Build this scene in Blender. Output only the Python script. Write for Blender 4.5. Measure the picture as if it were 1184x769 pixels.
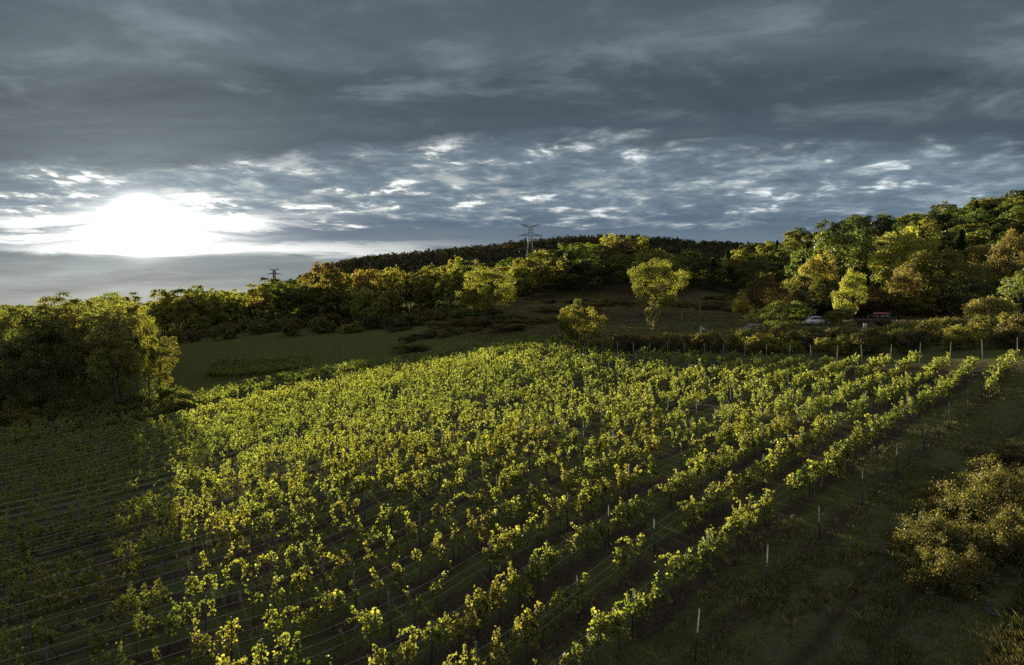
import bpy, math, random
import numpy as np
from mathutils import Vector

S = bpy.context.scene
for o in list(bpy.data.objects):
    bpy.data.objects.remove(o)
COL = S.collection
R = math.radians

# ---------------------------------------------------------------- camera, sky, sun, exposure
F_PX, U0, V0, VH = 789.0, 592.0, 384.5, 352.0        # focal length and horizon of the photograph (1184 px wide)
CAMZ = 16.0
PITCH = math.atan((V0 - VH) / F_PX)
cam = bpy.data.cameras.new("camera")
cam.sensor_width = 36.0
cam.lens = 36.0 * F_PX / 1184.0
cam.clip_start = 0.1
cam.clip_end = 30000.0
camo = bpy.data.objects.new("camera", cam)
COL.objects.link(camo)
camo.location = (0, 0, CAMZ)
camo.rotation_euler = (R(90) - PITCH, 0, 0)
S.camera = camo

SUN_AZ = R(-28.3)          # left of the view axis (+Y)
SUN_EL = R(5.8)
SUN_DIR = Vector((math.sin(SUN_AZ) * math.cos(SUN_EL), math.cos(SUN_AZ) * math.cos(SUN_EL), math.sin(SUN_EL)))

S.view_settings.view_transform = 'Standard'
S.view_settings.look = 'None'
S.view_settings.exposure = 1.6
S.view_settings.gamma = 1.0
S.view_settings.use_curve_mapping = False
S.render.engine = 'CYCLES'
S.cycles.use_denoising = False
S.cycles.max_bounces = 6
S.cycles.diffuse_bounces = 3
S.cycles.glossy_bounces = 2
S.cycles.transmission_bounces = 4
S.cycles.transparent_max_bounces = 6
S.cycles.volume_bounces = 0
S.cycles.sample_clamp_indirect = 4.0
S.cycles.caustics_reflective = False
S.cycles.caustics_refractive = False

sun = bpy.data.lights.new("sun", 'SUN')
sun.energy = 5.0
sun.angle = R(0.5)
sun.color = (1.0, 0.88, 0.63)
suno = bpy.data.objects.new("sun", sun)
COL.objects.link(suno)
suno.rotation_euler = (-SUN_DIR).to_track_quat('-Z', 'Y').to_euler()
suno.location = (-200, 400, 200)


class NT:
    """small helper for node trees"""
    def __init__(self, tree):
        self.t = tree
        self.t.nodes.clear()

    def n(self, typ, **kw):
        nd = self.t.nodes.new(typ)
        for k, v in kw.items():
            setattr(nd, k, v)
        return nd

    def link(self, a, b):
        self.t.links.new(a, b)

    def put(self, sock, val):
        if hasattr(val, 'is_output') or isinstance(val, bpy.types.NodeSocket):
            self.link(val, sock)
        else:
            sock.default_value = val

    def m(self, op, a, b=None, c=None, clamp=False):
        nd = self.n('ShaderNodeMath', operation=op)
        nd.use_clamp = clamp
        self.put(nd.inputs[0], a)
        if b is not None:
            self.put(nd.inputs[1], b)
        if c is not None:
            self.put(nd.inputs[2], c)
        return nd.outputs[0]

    def smooth(self, x, lo, hi, a=0.0, b=1.0):
        nd = self.n('ShaderNodeMapRange', interpolation_type='SMOOTHSTEP')
        self.put(nd.inputs[0], x)
        for i, v in enumerate((lo, hi, a, b)):
            self.put(nd.inputs[i + 1], v)
        return nd.outputs[0]

    def mix(self, f, a, b, blend='MIX'):
        nd = self.n('ShaderNodeMix', data_type='RGBA', blend_type=blend)
        nd.clamp_factor = True
        self.put(nd.inputs[0], f)
        self.put(nd.inputs[6], a)
        self.put(nd.inputs[7], b)
        return nd.outputs[2]

    def ramp(self, x, stops, interp='LINEAR'):
        nd = self.n('ShaderNodeValToRGB')
        cr = nd.color_ramp
        cr.interpolation = interp
        while len(cr.elements) < len(stops):
            cr.elements.new(0.5)
        for e, (p, c) in zip(cr.elements, stops):
            e.position = p
            e.color = (c[0], c[1], c[2], 1)
        self.put(nd.inputs[0], x)
        return nd.outputs[0]

    def noise(self, vec, scale, detail=4.0, rough=0.55, dist=0.0, dim='3D'):
        nd = self.n('ShaderNodeTexNoise', noise_dimensions=dim)
        if vec is not None:
            self.link(vec, nd.inputs['Vector'])
        nd.inputs['Scale'].default_value = scale
        nd.inputs['Detail'].default_value = detail
        nd.inputs['Roughness'].default_value = rough
        nd.inputs['Distortion'].default_value = dist
        return nd.outputs['Fac']

    def xyz(self, x, y, z):
        nd = self.n('ShaderNodeCombineXYZ')
        for i, v in enumerate((x, y, z)):
            self.put(nd.inputs[i], v)
        return nd.outputs[0]


def rgb(c):
    return (c[0], c[1], c[2], 1.0)


def build_world():
    w = bpy.data.worlds.new("World")
    S.world = w
    w.use_nodes = True
    t = NT(w.node_tree)
    tc = t.n('ShaderNodeTexCoord')
    D = tc.outputs['Generated']
    sp = t.n('ShaderNodeSeparateXYZ')
    t.link(D, sp.inputs[0])
    x, y, z = sp.outputs
    zc = t.m('MAXIMUM', z, 0.0)
    yc = t.m('MAXIMUM', t.m('ABSOLUTE', y), 0.25)
    q = t.m('DIVIDE', zc, yc)                       # height above the horizon as a slope
    a = t.m('DIVIDE', x, yc)
    # the flat cloud deck seen in perspective
    dep = t.m('ADD', zc, 0.085)
    px, py = t.m('DIVIDE', x, dep), t.m('DIVIDE', y, dep)
    P = t.xyz(px, py, 0.0)
    Pw = t.xyz(t.m('MULTIPLY', px, 0.8), t.m('MULTIPLY', py, 1.0), 3.1)
    big = t.noise(t.xyz(t.m('MULTIPLY', px, 0.45), t.m('MULTIPLY', py, 0.9), 7.7), 0.42, 5, 0.55, 0.6)
    mid = t.noise(Pw, 2.1, 7, 0.60, 0.35)
    rip = t.noise(t.xyz(t.m('MULTIPLY', px, 1.15), py, 1.3), 2.5, 7, 0.62, 0.4)
    rip2 = t.noise(t.xyz(px, py, 9.3), 6.5, 6, 0.6, 0.3)
    rip = t.m('ADD', t.m('MULTIPLY', rip, .58), t.m('MULTIPLY', rip2, .42))
    fine = t.noise(t.xyz(t.m('MULTIPLY', px, 0.6), py, 5.3), 1.7, 6, 0.65, 0.4)
    # flat streaks that lie along the horizon
    st = t.noise(t.xyz(t.m('MULTIPLY', a, 3.4), t.m('MULTIPLY', q, 30.0), 0.4), 1.2, 8, 0.66, 0.6)
    qq = t.m('ADD', q, t.m('MULTIPLY', t.m('SUBTRACT', big, 0.5), 0.16))
    qq = t.m('ADD', qq, t.m('MULTIPLY', t.m('SUBTRACT', mid, 0.5), 0.10))
    base = t.ramp(qq, [(0.0, (.20, .235, .245)), (0.05, (.135, .17, .19)), (0.085, (.115, .155, .20)),
                       (0.115, (.085, .125, .18)), (0.15, (.13, .18, .235)), (0.21, (.125, .17, .215)),
                       (0.245, (.06, .083, .105)), (0.32, (.050, .069, .086)), (0.37, (.083, .105, .127)),
                       (0.45, (.070, .090, .110)), (0.7, (.075, .092, .11)), (1.0, (.11, .13, .15))])
    # the rippled band of thinner cloud
    band = t.m('MULTIPLY', t.smooth(qq, 0.095, 0.14), t.smooth(qq, 0.25, 0.215))
    r1 = t.smooth(rip, 0.45, 0.63)
    r2 = t.m('MULTIPLY', t.smooth(rip, .52, .63), t.smooth(fine, 0.43, 0.58))
    sunside = t.smooth(a, .25, -.45)
    lightc = t.mix(t.smooth(a, -0.1, 0.7), rgb((.44, .47, .46)), rgb((.30, .37, .41)))
    c = t.mix(t.m('MULTIPLY', band, t.m('MULTIPLY', r1, 0.72)), base, lightc)
    c = t.mix(t.m('MULTIPLY', band, t.m('MULTIPLY', r2, 0.9)), c, t.mix(sunside, rgb((.80, .86, .88)), rgb((1.7, 1.68, 1.55))))
    darkr = t.m('MULTIPLY', band, t.smooth(rip, 0.50, 0.30))
    c = t.mix(t.m('MULTIPLY', darkr, 0.8), c, rgb((.072, .094, .120)))
    # softer light and dark masses in the upper deck
    up = t.smooth(q, 0.22, 0.30)
    u1 = t.m('MULTIPLY', up, t.smooth(mid, 0.48, 0.74))
    c = t.mix(t.m('MULTIPLY', u1, 0.55), c, rgb((.22, .265, .30)))
    u2 = t.m('MULTIPLY', up, t.smooth(mid, 0.50, 0.26))
    c = t.mix(t.m('MULTIPLY', u2, 0.55), c, rgb((.028, .040, .054)))
    low = t.m('MULTIPLY', t.smooth(q, .11, .07), t.smooth(q, -.01, .015))
    c = t.mix(low, c, t.mix(1.0, c, t.ramp(st, [(.30, (.72, .74, .78)), (.70, (1.35, 1.33, 1.28))]), 'MULTIPLY'))
    # unseen sky overhead and behind the camera, made brighter to lift the shadows
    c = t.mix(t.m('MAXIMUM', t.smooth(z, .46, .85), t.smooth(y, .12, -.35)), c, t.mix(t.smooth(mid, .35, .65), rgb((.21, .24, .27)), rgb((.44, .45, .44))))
    # angle from the sun
    sd = t.xyz(*SUN_DIR)
    dt = t.n('ShaderNodeVectorMath', operation='DOT_PRODUCT')
    t.link(D, dt.inputs[0]); t.link(sd, dt.inputs[1])
    ang = t.m('MULTIPLY', t.m('ARCCOSINE', t.m('MINIMUM', dt.outputs['Value'], 1.0)), 57.2958)   # degrees
    # breaks between the low cloud bars, lit from behind
    q0 = SUN_DIR.z / SUN_DIR.y
    a0 = SUN_DIR.x / SUN_DIR.y
    dq = t.m('SUBTRACT', q, q0)
    da = t.m('SUBTRACT', a, a0)
    wob = t.m('MULTIPLY', t.m('SUBTRACT', st, 0.5), 0.05)
    def bar(qc, half, left, right, gain):
        d = t.m('ABSOLUTE', t.m('ADD', t.m('SUBTRACT', q, qc), wob))
        b = t.smooth(d, half * 1.35, half * 0.1)
        fl = t.m('MULTIPLY', t.smooth(a, left - .12, left + .15), t.smooth(a, right + .16, right - .16))
        return t.m('MULTIPLY', t.m('MULTIPLY', b, fl), gain)
    b1 = bar(0.083, 0.010, a0 - .20, a0 + .42, 1.1)
    b2 = bar(0.121, 0.012, a0 - .26, a0 + .22, 1.5)
    b3 = bar(0.098, 0.009, a0 - .30, a0 + .12, 1.2)
    bars = t.m('MAXIMUM', t.m('MAXIMUM', b1, b2), b3)
    bars = t.m('MULTIPLY', bars, t.smooth(st, 0.28, 0.55, 0.15, 1.0))
    bars = t.m('MULTIPLY', bars, t.m('MULTIPLY_ADD', t.m('EXPONENT', t.m('DIVIDE', t.m('ABSOLUTE', da), -.13)), 1.1, .32))
    # bright disc of light burning through the thin cloud; the cloud deck above dims it
    open_ = t.smooth(dq, 0.075, 0.0, 0.12, 1.0)
    thin = t.smooth(st, 0.3, 0.65, 0.55, 1.25)
    core = t.m('MULTIPLY', t.m('EXPONENT', t.m('MULTIPLY', t.m('POWER', t.m('DIVIDE', ang, 1.2), 2.0), -1.0)), 14.0)
    ell = t.m('ADD', t.m('POWER', t.m('DIVIDE', da, 0.088), 2.0), t.m('POWER', t.m('DIVIDE', dq, 0.030), 2.0))
    halo = t.m('MULTIPLY', t.m('MULTIPLY', t.m('EXPONENT', t.m('MULTIPLY', ell, -1.0)), 1.15), thin)
    wide = t.m('MULTIPLY', t.m('MULTIPLY', t.m('EXPONENT', t.m('DIVIDE', ang, -6.5)), 0.24), t.m('ADD', t.m('MULTIPLY', thin, 0.6), 0.25))
    glow = t.m('ADD', t.m('ADD', core, halo), t.m('MULTIPLY', bars, 1.0))
    vm = t.n('ShaderNodeVectorMath', operation='SCALE'); vm.inputs[0].default_value = (1.0, .965, .88)
    t.link(glow, vm.inputs['Scale'])
    vw = t.n('ShaderNodeVectorMath', operation='SCALE'); vw.inputs[0].default_value = (.78, .96, .98)
    t.link(wide, vw.inputs['Scale'])
    ad = t.n('ShaderNodeVectorMath', operation='ADD'); t.link(vm.outputs[0], ad.inputs[0]); t.link(vw.outputs[0], ad.inputs[1])
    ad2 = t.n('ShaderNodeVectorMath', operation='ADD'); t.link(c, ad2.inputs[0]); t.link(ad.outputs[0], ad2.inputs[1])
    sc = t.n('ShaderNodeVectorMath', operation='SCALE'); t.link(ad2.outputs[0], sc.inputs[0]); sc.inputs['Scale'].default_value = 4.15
    sky = t.n('ShaderNodeTexSky', sky_type='NISHITA')
    sky.sun_disc = False
    sky.sun_elevation = SUN_EL
    sky.sun_rotation = SUN_AZ
    sky.air_density = 1.0
    sky.dust_density = 1.0
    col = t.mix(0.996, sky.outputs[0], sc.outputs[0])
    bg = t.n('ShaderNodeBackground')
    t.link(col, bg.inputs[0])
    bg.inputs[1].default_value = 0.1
    out = t.n('ShaderNodeOutputWorld')
    t.link(bg.outputs[0], out.inputs[0])
    w.cycles.sampling_method = 'MANUAL'
    w.cycles.sample_map_resolution = 1024


build_world()

# ---------------------------------------------------------------- pixel helpers and terrain
CP, SPI = math.cos(PITCH), math.sin(PITCH)


def ray(u, v):
    cx, cy = (u - U0) / F_PX, (V0 - v) / F_PX
    return cx, CP + cy * SPI, -SPI + cy * CP


def at(u, v, Y):
    x, y, z = ray(u, v)
    return x / y * Y, Y, CAMZ + z / y * Y


def X_at(u, Y, v=380):
    x, y, z = ray(u, v)
    return x / y * Y


def uv_of(x, y, z):
    """pixel of a point (arrays allowed)"""
    dz = z - CAMZ
    f = y * CP - dz * SPI
    up = y * SPI + dz * CP
    return U0 + F_PX * x / f, V0 - F_PX * up / f


# ground seen in the photograph: pixel and depth
GP = [(861, 711, 25.2), (955, 627, 30.4), (1075, 532, 40), (1120, 494, 45.5), (1157, 468, 51), (1174, 421, 60),
      (1134, 423, 61.8), (1059, 425, 65.5), (964, 426, 71), (853, 421, 78.5), (744, 417, 87.8), (653, 413, 97),
      (592, 769, 24.5), (206, 735, 27), (0, 769, 25), (1184, 769, 20), (1184, 690, 24), (1000, 769, 22.5),
      (1184, 560, 36), (1184, 500, 47), (1110, 560, 37), (1060, 640, 28.5),
      (100, 560, 58), (0, 600, 48), (200, 487, 91), (430, 434, 112), (600, 404, 118), (550, 409, 130), (500, 415, 138),
      (400, 429, 126), (300, 446, 115), (210, 468, 106),
      (600, 432, 84.8), (600, 520, 48), (400, 560, 45), (800, 520, 46), (900, 470, 55), (1000, 455, 57), (700, 450, 72),
      (500, 470, 70), (600, 600, 36), (750, 640, 31), (400, 660, 33), (1050, 450, 59), (1110, 435, 61),
      (150, 470, 112), (0, 470, 112), (-150, 470, 112), (60, 420, 150),
      (290, 432, 150), (450, 396, 170), (300, 397, 200), (300, 379, 230), (450, 379, 220), (566, 375, 172), (600, 360, 230),
      (757, 355, 215), (668, 401, 112), (750, 402, 105), (900, 400, 92), (1050, 398, 82), (1180, 396, 72),
      (950, 373, 130), (870, 381, 120), (1018, 375, 125), (1090, 373, 115), (1184, 373, 105), (733, 367, 165), (650, 371, 170),
      (830, 353, 220), (850, 336, 290), (700, 346, 270), (600, 350, 270), (780, 336, 290)]
pts = []
for u, v, Y in GP:
    x, y, z = at(u, v, Y)
    pts.append((x, y, z - CAMZ))
# hills and hidden or outside ground: pixel column, depth, height relative to the camera
for u, Y, h in [(1043, 170, -2), (980, 190, -2), (1184, 160, -1), (1300, 160, 4), (1184, 240, 16), (1100, 240, 13), (1000, 250, 8), (900, 300, 2),
                (1184, 330, 42), (1090, 345, 36), (1000, 350, 30), (930, 350, 26), (870, 360, 20), (800, 380, 10), (1300, 330, 48),
                (1184, 450, 46), (1000, 480, 34), (870, 500, 24), (710, 335, 18), (650, 315, 10), (600, 300, 4), (560, 290, 0), (740, 420, 22), (650, 420, 14),
                (450, 275, -4), (300, 265, -8), (200, 240, -13), (100, 240, -15), (-100, 240, -15), (0, 160, -16),
                (330, 900, 12), (280, 900, -2), (400, 900, 47), (450, 900, 52), (500, 900, 57), (560, 900, 64), (620, 900, 72), (720, 900, 78), (800, 900, 70), (870, 900, 66), (1000, 900, 60), (1184, 900, 60),
                (200, 900, -14), (0, 900, -15), (-200, 900, -15), (400, 600, 4), (500, 600, 18), (650, 650, 30), (800, 700, 40), (300, 600, -8), (150, 600, -14),
                (350, 1600, -10), (600, 1800, 40), (800, 1800, 40), (1100, 1600, 40), (100, 1800, -16),
                (300, 460, -4), (450, 450, 0)]:
    pts.append((X_at(u, Y), Y, h))
for azd, r, h in [(-60, 8, -12.5), (-30, 8, -12.6), (0, 8, -12.6), (30, 8, -11.6), (60, 8, -10), (-60, 30, -14), (-50, 60, -15), (60, 30, -8), (50, 40, -7.0), (46, 30, -9.3),
                  (-60, 150, -16), (55, 100, -2), (55, 250, 22), (60, 1000, 40), (-60, 1000, -15),
                  (-60, 3000, -18), (-30, 3000, -18), (0, 3000, -10), (30, 3000, -10), (60, 3000, -18),
                  (-60, 9000, -20), (-30, 9000, -20), (0, 9000, -20), (30, 9000, -20), (60, 9000, -20),
                  (-60, 2, -12.5), (0, 2, -12.4), (60, 2, -11.5)]:
    pts.append((r * math.sin(R(azd)), r * math.cos(R(azd)), h))
pts = np.array(pts)


def warp(x, y):
    az = np.clip(np.degrees(np.arctan2(x, y)), -64, 64)
    rr = np.maximum(np.hypot(x, y), 1.5)
    return np.stack([az / 15.0, np.log(rr) * 2.4], -1)


def tps_k(d2):
    return 0.5 * d2 * np.log(d2 + 1e-9)


_A = warp(pts[:, 0], pts[:, 1])
_n = len(_A)
_d2 = ((_A[:, None] - _A[None]) ** 2).sum(-1)
_K = tps_k(_d2) + np.eye(_n) * 0.02
_Pm = np.concatenate([np.ones((_n, 1)), _A], 1)
_M = np.block([[_K, _Pm], [_Pm.T, np.zeros((3, 3))]])
_W = np.linalg.solve(_M, np.concatenate([pts[:, 2], np.zeros(3)]))


def ground(x, y):
    """terrain height (vectorised)"""
    x = np.asarray(x, float); y = np.asarray(y, float)
    sh = x.shape
    A = warp(x.ravel(), y.ravel())
    out = np.empty(len(A))
    for i in range(0, len(A), 20000):
        a = A[i:i + 20000]
        d2 = ((a[:, None] - _A[None]) ** 2).sum(-1)
        out[i:i + 20000] = tps_k(d2) @ _W[:_n] + _W[_n] + a @ _W[_n + 1:]
    return (out + CAMZ).reshape(sh)


def gz(x, y):
    return float(ground(np.array([x]), np.array([y]))[0])


# vineyard frame: rows run along DR, counted along NR
DR = np.array((.7155, .6986)); NR = np.array((-.6986, .7155))
N_OUT, ROW = 12.0, 2.6

# ---------------------------------------------------------------- mesh and object helpers
def make_mesh(name, V, quads=None, tris=None, fcol=None, mat=None, smooth=False):
    me = bpy.data.meshes.new(name)
    V = np.asarray(V, np.float32)
    me.vertices.add(len(V))
    me.vertices.foreach_set('co', V.ravel())
    lo, st, tot = [], [], []
    n0 = 0
    for f, k in ((quads, 4), (tris, 3)):
        if f is None or len(f) == 0:
            continue
        f = np.asarray(f, np.int32)
        lo.append(f.ravel())
        st.append(n0 + np.arange(len(f), dtype=np.int32) * k)
        n0 += len(f) * k
    lo = np.concatenate(lo); st = np.concatenate(st)
    me.loops.add(len(lo))
    me.loops.foreach_set('vertex_index', lo)
    me.polygons.add(len(st))
    me.polygons.foreach_set('loop_start', st)
    if smooth:
        me.polygons.foreach_set('use_smooth', np.ones(len(st), bool))
    if fcol is not None:
        at_ = me.attributes.new('leafcol', 'FLOAT_COLOR', 'FACE')
        c = np.ones((len(st), 4), np.float32)
        c[:, :3] = fcol
        at_.data.foreach_set('color', c.ravel())
    me.update(calc_edges=True)
    if mat:
        me.materials.append(mat)
    return me


def link(name, me, parent=None, loc=None):
    o = bpy.data.objects.new(name, me)
    COL.objects.link(o)
    if parent is not None:
        o.parent = parent
    if loc is not None:
        o.location = loc
    return o


def tag(o, label, cat, group=None, kind=None):
    if label: o['label'] = label
    if cat: o['category'] = cat
    if group: o['group'] = group
    if kind: o['kind'] = kind
    return o


def thing(name, label, cat, loc=(0, 0, 0), rz=0, group=None, scale=None):
    o = bpy.data.objects.new(name, None)
    COL.objects.link(o)
    o.empty_display_size = 0.5
    o.location = loc
    o.rotation_euler = (0, 0, rz)
    if scale is not None:
        o.scale = scale
    return tag(o, label, cat, group)


class MB:
    """collects tubes, boxes and free quads into one mesh"""
    def __init__(self):
        self.V, self.Q, self.T, self.n = [], [], [], 0

    def add(self, V, Q=None, T=None):
        V = np.asarray(V, float)
        if Q is not None and len(Q): self.Q.append(np.asarray(Q) + self.n)
        if T is not None and len(T): self.T.append(np.asarray(T) + self.n)
        self.V.append(V); self.n += len(V)

    def tube(self, P, rad, seg=6):
        P = np.asarray(P, float)
        rad = np.broadcast_to(np.asarray(rad, float), (len(P),))
        t = np.gradient(P, axis=0)
        t /= np.linalg.norm(t, axis=1, keepdims=True) + 1e-9
        ref = np.array((0, 0, 1.0)) if abs(t[:, 2]).mean() < .8 else np.array((1.0, 0, 0))
        a = np.cross(t, ref); a /= np.linalg.norm(a, axis=1, keepdims=True) + 1e-9
        b = np.cross(t, a)
        th = np.arange(seg) / seg * 2 * math.pi
        V = (P[:, None] + rad[:, None, None] * (np.cos(th)[None, :, None] * a[:, None] + np.sin(th)[None, :, None] * b[:, None])).reshape(-1, 3)
        i = np.arange(len(P) - 1)[:, None] * seg
        j = np.arange(seg)[None]; k = (j + 1) % seg
        Q = np.stack([i + j, i + k, i + seg + k, i + seg + j], -1).reshape(-1, 4)
        n = len(V)
        V = np.concatenate([V, P[:1], P[-1:]])
        jj = np.arange(seg); kk = (jj + 1) % seg
        T = np.concatenate([np.stack([kk, jj, np.full(seg, n)], -1), np.stack([jj + n - seg, kk + n - seg, np.full(seg, n + 1)], -1)])
        self.add(V, Q, T)

    def box(self, c, s, rot=None):
        h = np.array(s) / 2
        V = np.array([(x, y, z) for x in (-1, 1) for y in (-1, 1) for z in (-1, 1)], float) * h
        if rot is not None:
            V = V @ np.asarray(rot).T
        self.add(V + np.array(c), [(0, 1, 3, 2), (4, 6, 7, 5), (0, 4, 5, 1), (2, 3, 7, 6), (0, 2, 6, 4), (1, 5, 7, 3)])

    def mesh(self, name, mat, smooth=False):
        return make_mesh(name, np.concatenate(self.V), np.concatenate(self.Q) if self.Q else None,
                         np.concatenate(self.T) if self.T else None, None, mat, smooth)


def unit(a):
    return a / (np.linalg.norm(a, axis=-1, keepdims=True) + 1e-9)


def leaf_quads(rng, C, N, size, aspect=0.8, fold=0.18):
    """one kite-shaped leaf per centre"""
    n = len(C)
    N = unit(N)
    rv = unit(rng.normal(size=(n, 3)))
    a = unit(np.cross(N, rv)); b = np.cross(N, a)
    s = np.broadcast_to(size, (n,))[:, None]
    V = np.empty((n, 4, 3))
    V[:, 0] = C - a * s * .5
    V[:, 1] = C + b * s * .5 * aspect + N * s * fold
    V[:, 2] = C + a * s * .5
    V[:, 3] = C - b * s * .5 * aspect + N * s * fold
    return V.reshape(-1, 3), np.arange(n * 4).reshape(n, 4)


def leaf_lobed(rng, C, N, size, tipdir=None):
    """broad leaf of two halves folded along the midrib: two quads per leaf"""
    n = len(C)
    N = unit(N)
    rv = unit(rng.normal(size=(n, 3))) if tipdir is None else unit(tipdir + .5 * rng.normal(size=(n, 3)))
    b = unit(np.cross(N, rv)); a = np.cross(b, N)
    s = np.broadcast_to(size, (n,))[:, None]
    V = np.empty((n, 6, 3))
    V[:, 0] = C - a * s * .30
    V[:, 1] = C - a * s * .42 + b * s * .38 + N * s * .10
    V[:, 2] = C + a * s * .18 + b * s * .56 + N * s * .16
    V[:, 3] = C + a * s * .58 - N * s * .12
    V[:, 4] = C + a * s * .18 - b * s * .56 + N * s * .16
    V[:, 5] = C - a * s * .42 - b * s * .38 + N * s * .10
    i = np.arange(n)[:, None] * 6
    Q = np.stack([i + np.array((0, 3, 2, 1)), i + np.array((0, 5, 4, 3))], 1).reshape(-1, 4)
    return V.reshape(-1, 3), Q


# ---------------------------------------------------------------- materials
def mat_leaf(name, trans=0.45, gain=1.7, gloss=0.04, warm=1.0):
    m = bpy.data.materials.new(name)
    m.use_nodes = True
    t = NT(m.node_tree)
    at_ = t.n('ShaderNodeAttribute', attribute_name='leafcol')
    oi = t.n('ShaderNodeObjectInfo')
    c = t.mix(1.0, at_.outputs['Color'], oi.outputs['Color'], 'MULTIPLY')
    geo = t.n('ShaderNodeNewGeometry')
    nz = t.noise(geo.outputs['Position'], 7.0, 2)
    hs = t.n('ShaderNodeHueSaturation')
    t.link(c, hs.inputs['Color'])
    t.link(t.smooth(nz, .3, .7, .8, 1.2), hs.inputs['Value'])
    hs.inputs['Saturation'].default_value = .90
    c = hs.outputs[0]
    tcol = t.mix(1.0, c, rgb((gain * warm, gain, gain * .44)), 'MULTIPLY')
    d = t.n('ShaderNodeBsdfDiffuse'); t.link(c, d.inputs[0])
    tr = t.n('ShaderNodeBsdfTranslucent'); t.link(tcol, tr.inputs[0])
    mx = t.n('ShaderNodeMixShader'); mx.inputs[0].default_value = trans
    t.link(d.outputs[0], mx.inputs[1]); t.link(tr.outputs[0], mx.inputs[2])
    g = t.n('ShaderNodeBsdfGlossy'); g.inputs['Roughness'].default_value = 0.45
    g.inputs[0].default_value = (.8, .8, .75, 1)
    m2 = t.n('ShaderNodeMixShader'); m2.inputs[0].default_value = gloss
    t.link(mx.outputs[0], m2.inputs[1]); t.link(g.outputs[0], m2.inputs[2])
    o = t.n('ShaderNodeOutputMaterial'); t.link(m2.outputs[0], o.inputs[0])
    return m


def mat_noise(name, c1, c2, scale=3.0, rough=0.85, metal=0.0, bump=0.3, stretch=(1, 1, 1), spec=0.3):
    m = bpy.data.materials.new(name)
    m.use_nodes = True
    t = NT(m.node_tree)
    tc = t.n('ShaderNodeTexCoord')
    mp = t.n('ShaderNodeMapping'); mp.inputs['Scale'].default_value = stretch
    t.link(tc.outputs['Object'], mp.inputs[0])
    n1 = t.noise(mp.outputs[0], scale, 6, .6)
    c = t.mix(t.smooth(n1, .3, .7), rgb(c1), rgb(c2))
    p = t.n('ShaderNodeBsdfPrincipled')
    t.link(c, p.inputs['Base Color'])
    p.inputs['Roughness'].default_value = rough
    p.inputs['Metallic'].default_value = metal
    p.inputs['Specular IOR Level'].default_value = spec
    if bump:
        b = t.n('ShaderNodeBump'); b.inputs['Strength'].default_value = bump; b.inputs['Distance'].default_value = 0.05
        t.link(n1, b.inputs['Height']); t.link(b.outputs[0], p.inputs['Normal'])
    o = t.n('ShaderNodeOutputMaterial'); t.link(p.outputs[0], o.inputs[0])
    return m


M_VINE = mat_leaf('vine_leaf', .56, 2.0, .04, .99)
M_TREE = mat_leaf('tree_leaf', .48, 2.1, .03)
M_FAR = mat_leaf('far_leaf', .12, 1.2, .0)
M_GRASS = mat_leaf('grass_blade', .35, 1.4, .03)
M_BARK = mat_noise('bark', (.030, .024, .018), (.075, .060, .045), 4.0, .9, 0, .6, (1, 1, .2))
M_VWOOD = mat_noise('vine_wood', (.035, .026, .018), (.085, .062, .042), 25.0, .9, 0, .5, (1, 1, .3))
M_POST = mat_noise('galvanised_steel', (.045, .048, .05), (.09, .094, .10), 9.0, .7, .15, .05, (1, 1, .3), .5)
M_WIRE = mat_noise('steel_wire', (.45, .45, .44), (.6, .6, .58), 9.0, .32, .9, 0)
M_STONE = mat_noise('field_stone', (.03, .028, .022), (.075, .070, .058), 3.0, .9, 0, .6)
M_PYLON = mat_noise('weathered_galvanised_steel', (.09, .095, .10), (.14, .145, .15), 1.0, .7, .2, 0)
M_WOOD = mat_noise('weathered_wood', (.16, .13, .10), (.28, .24, .19), 6.0, .9, 0, .4, (1, 1, .2))


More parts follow.
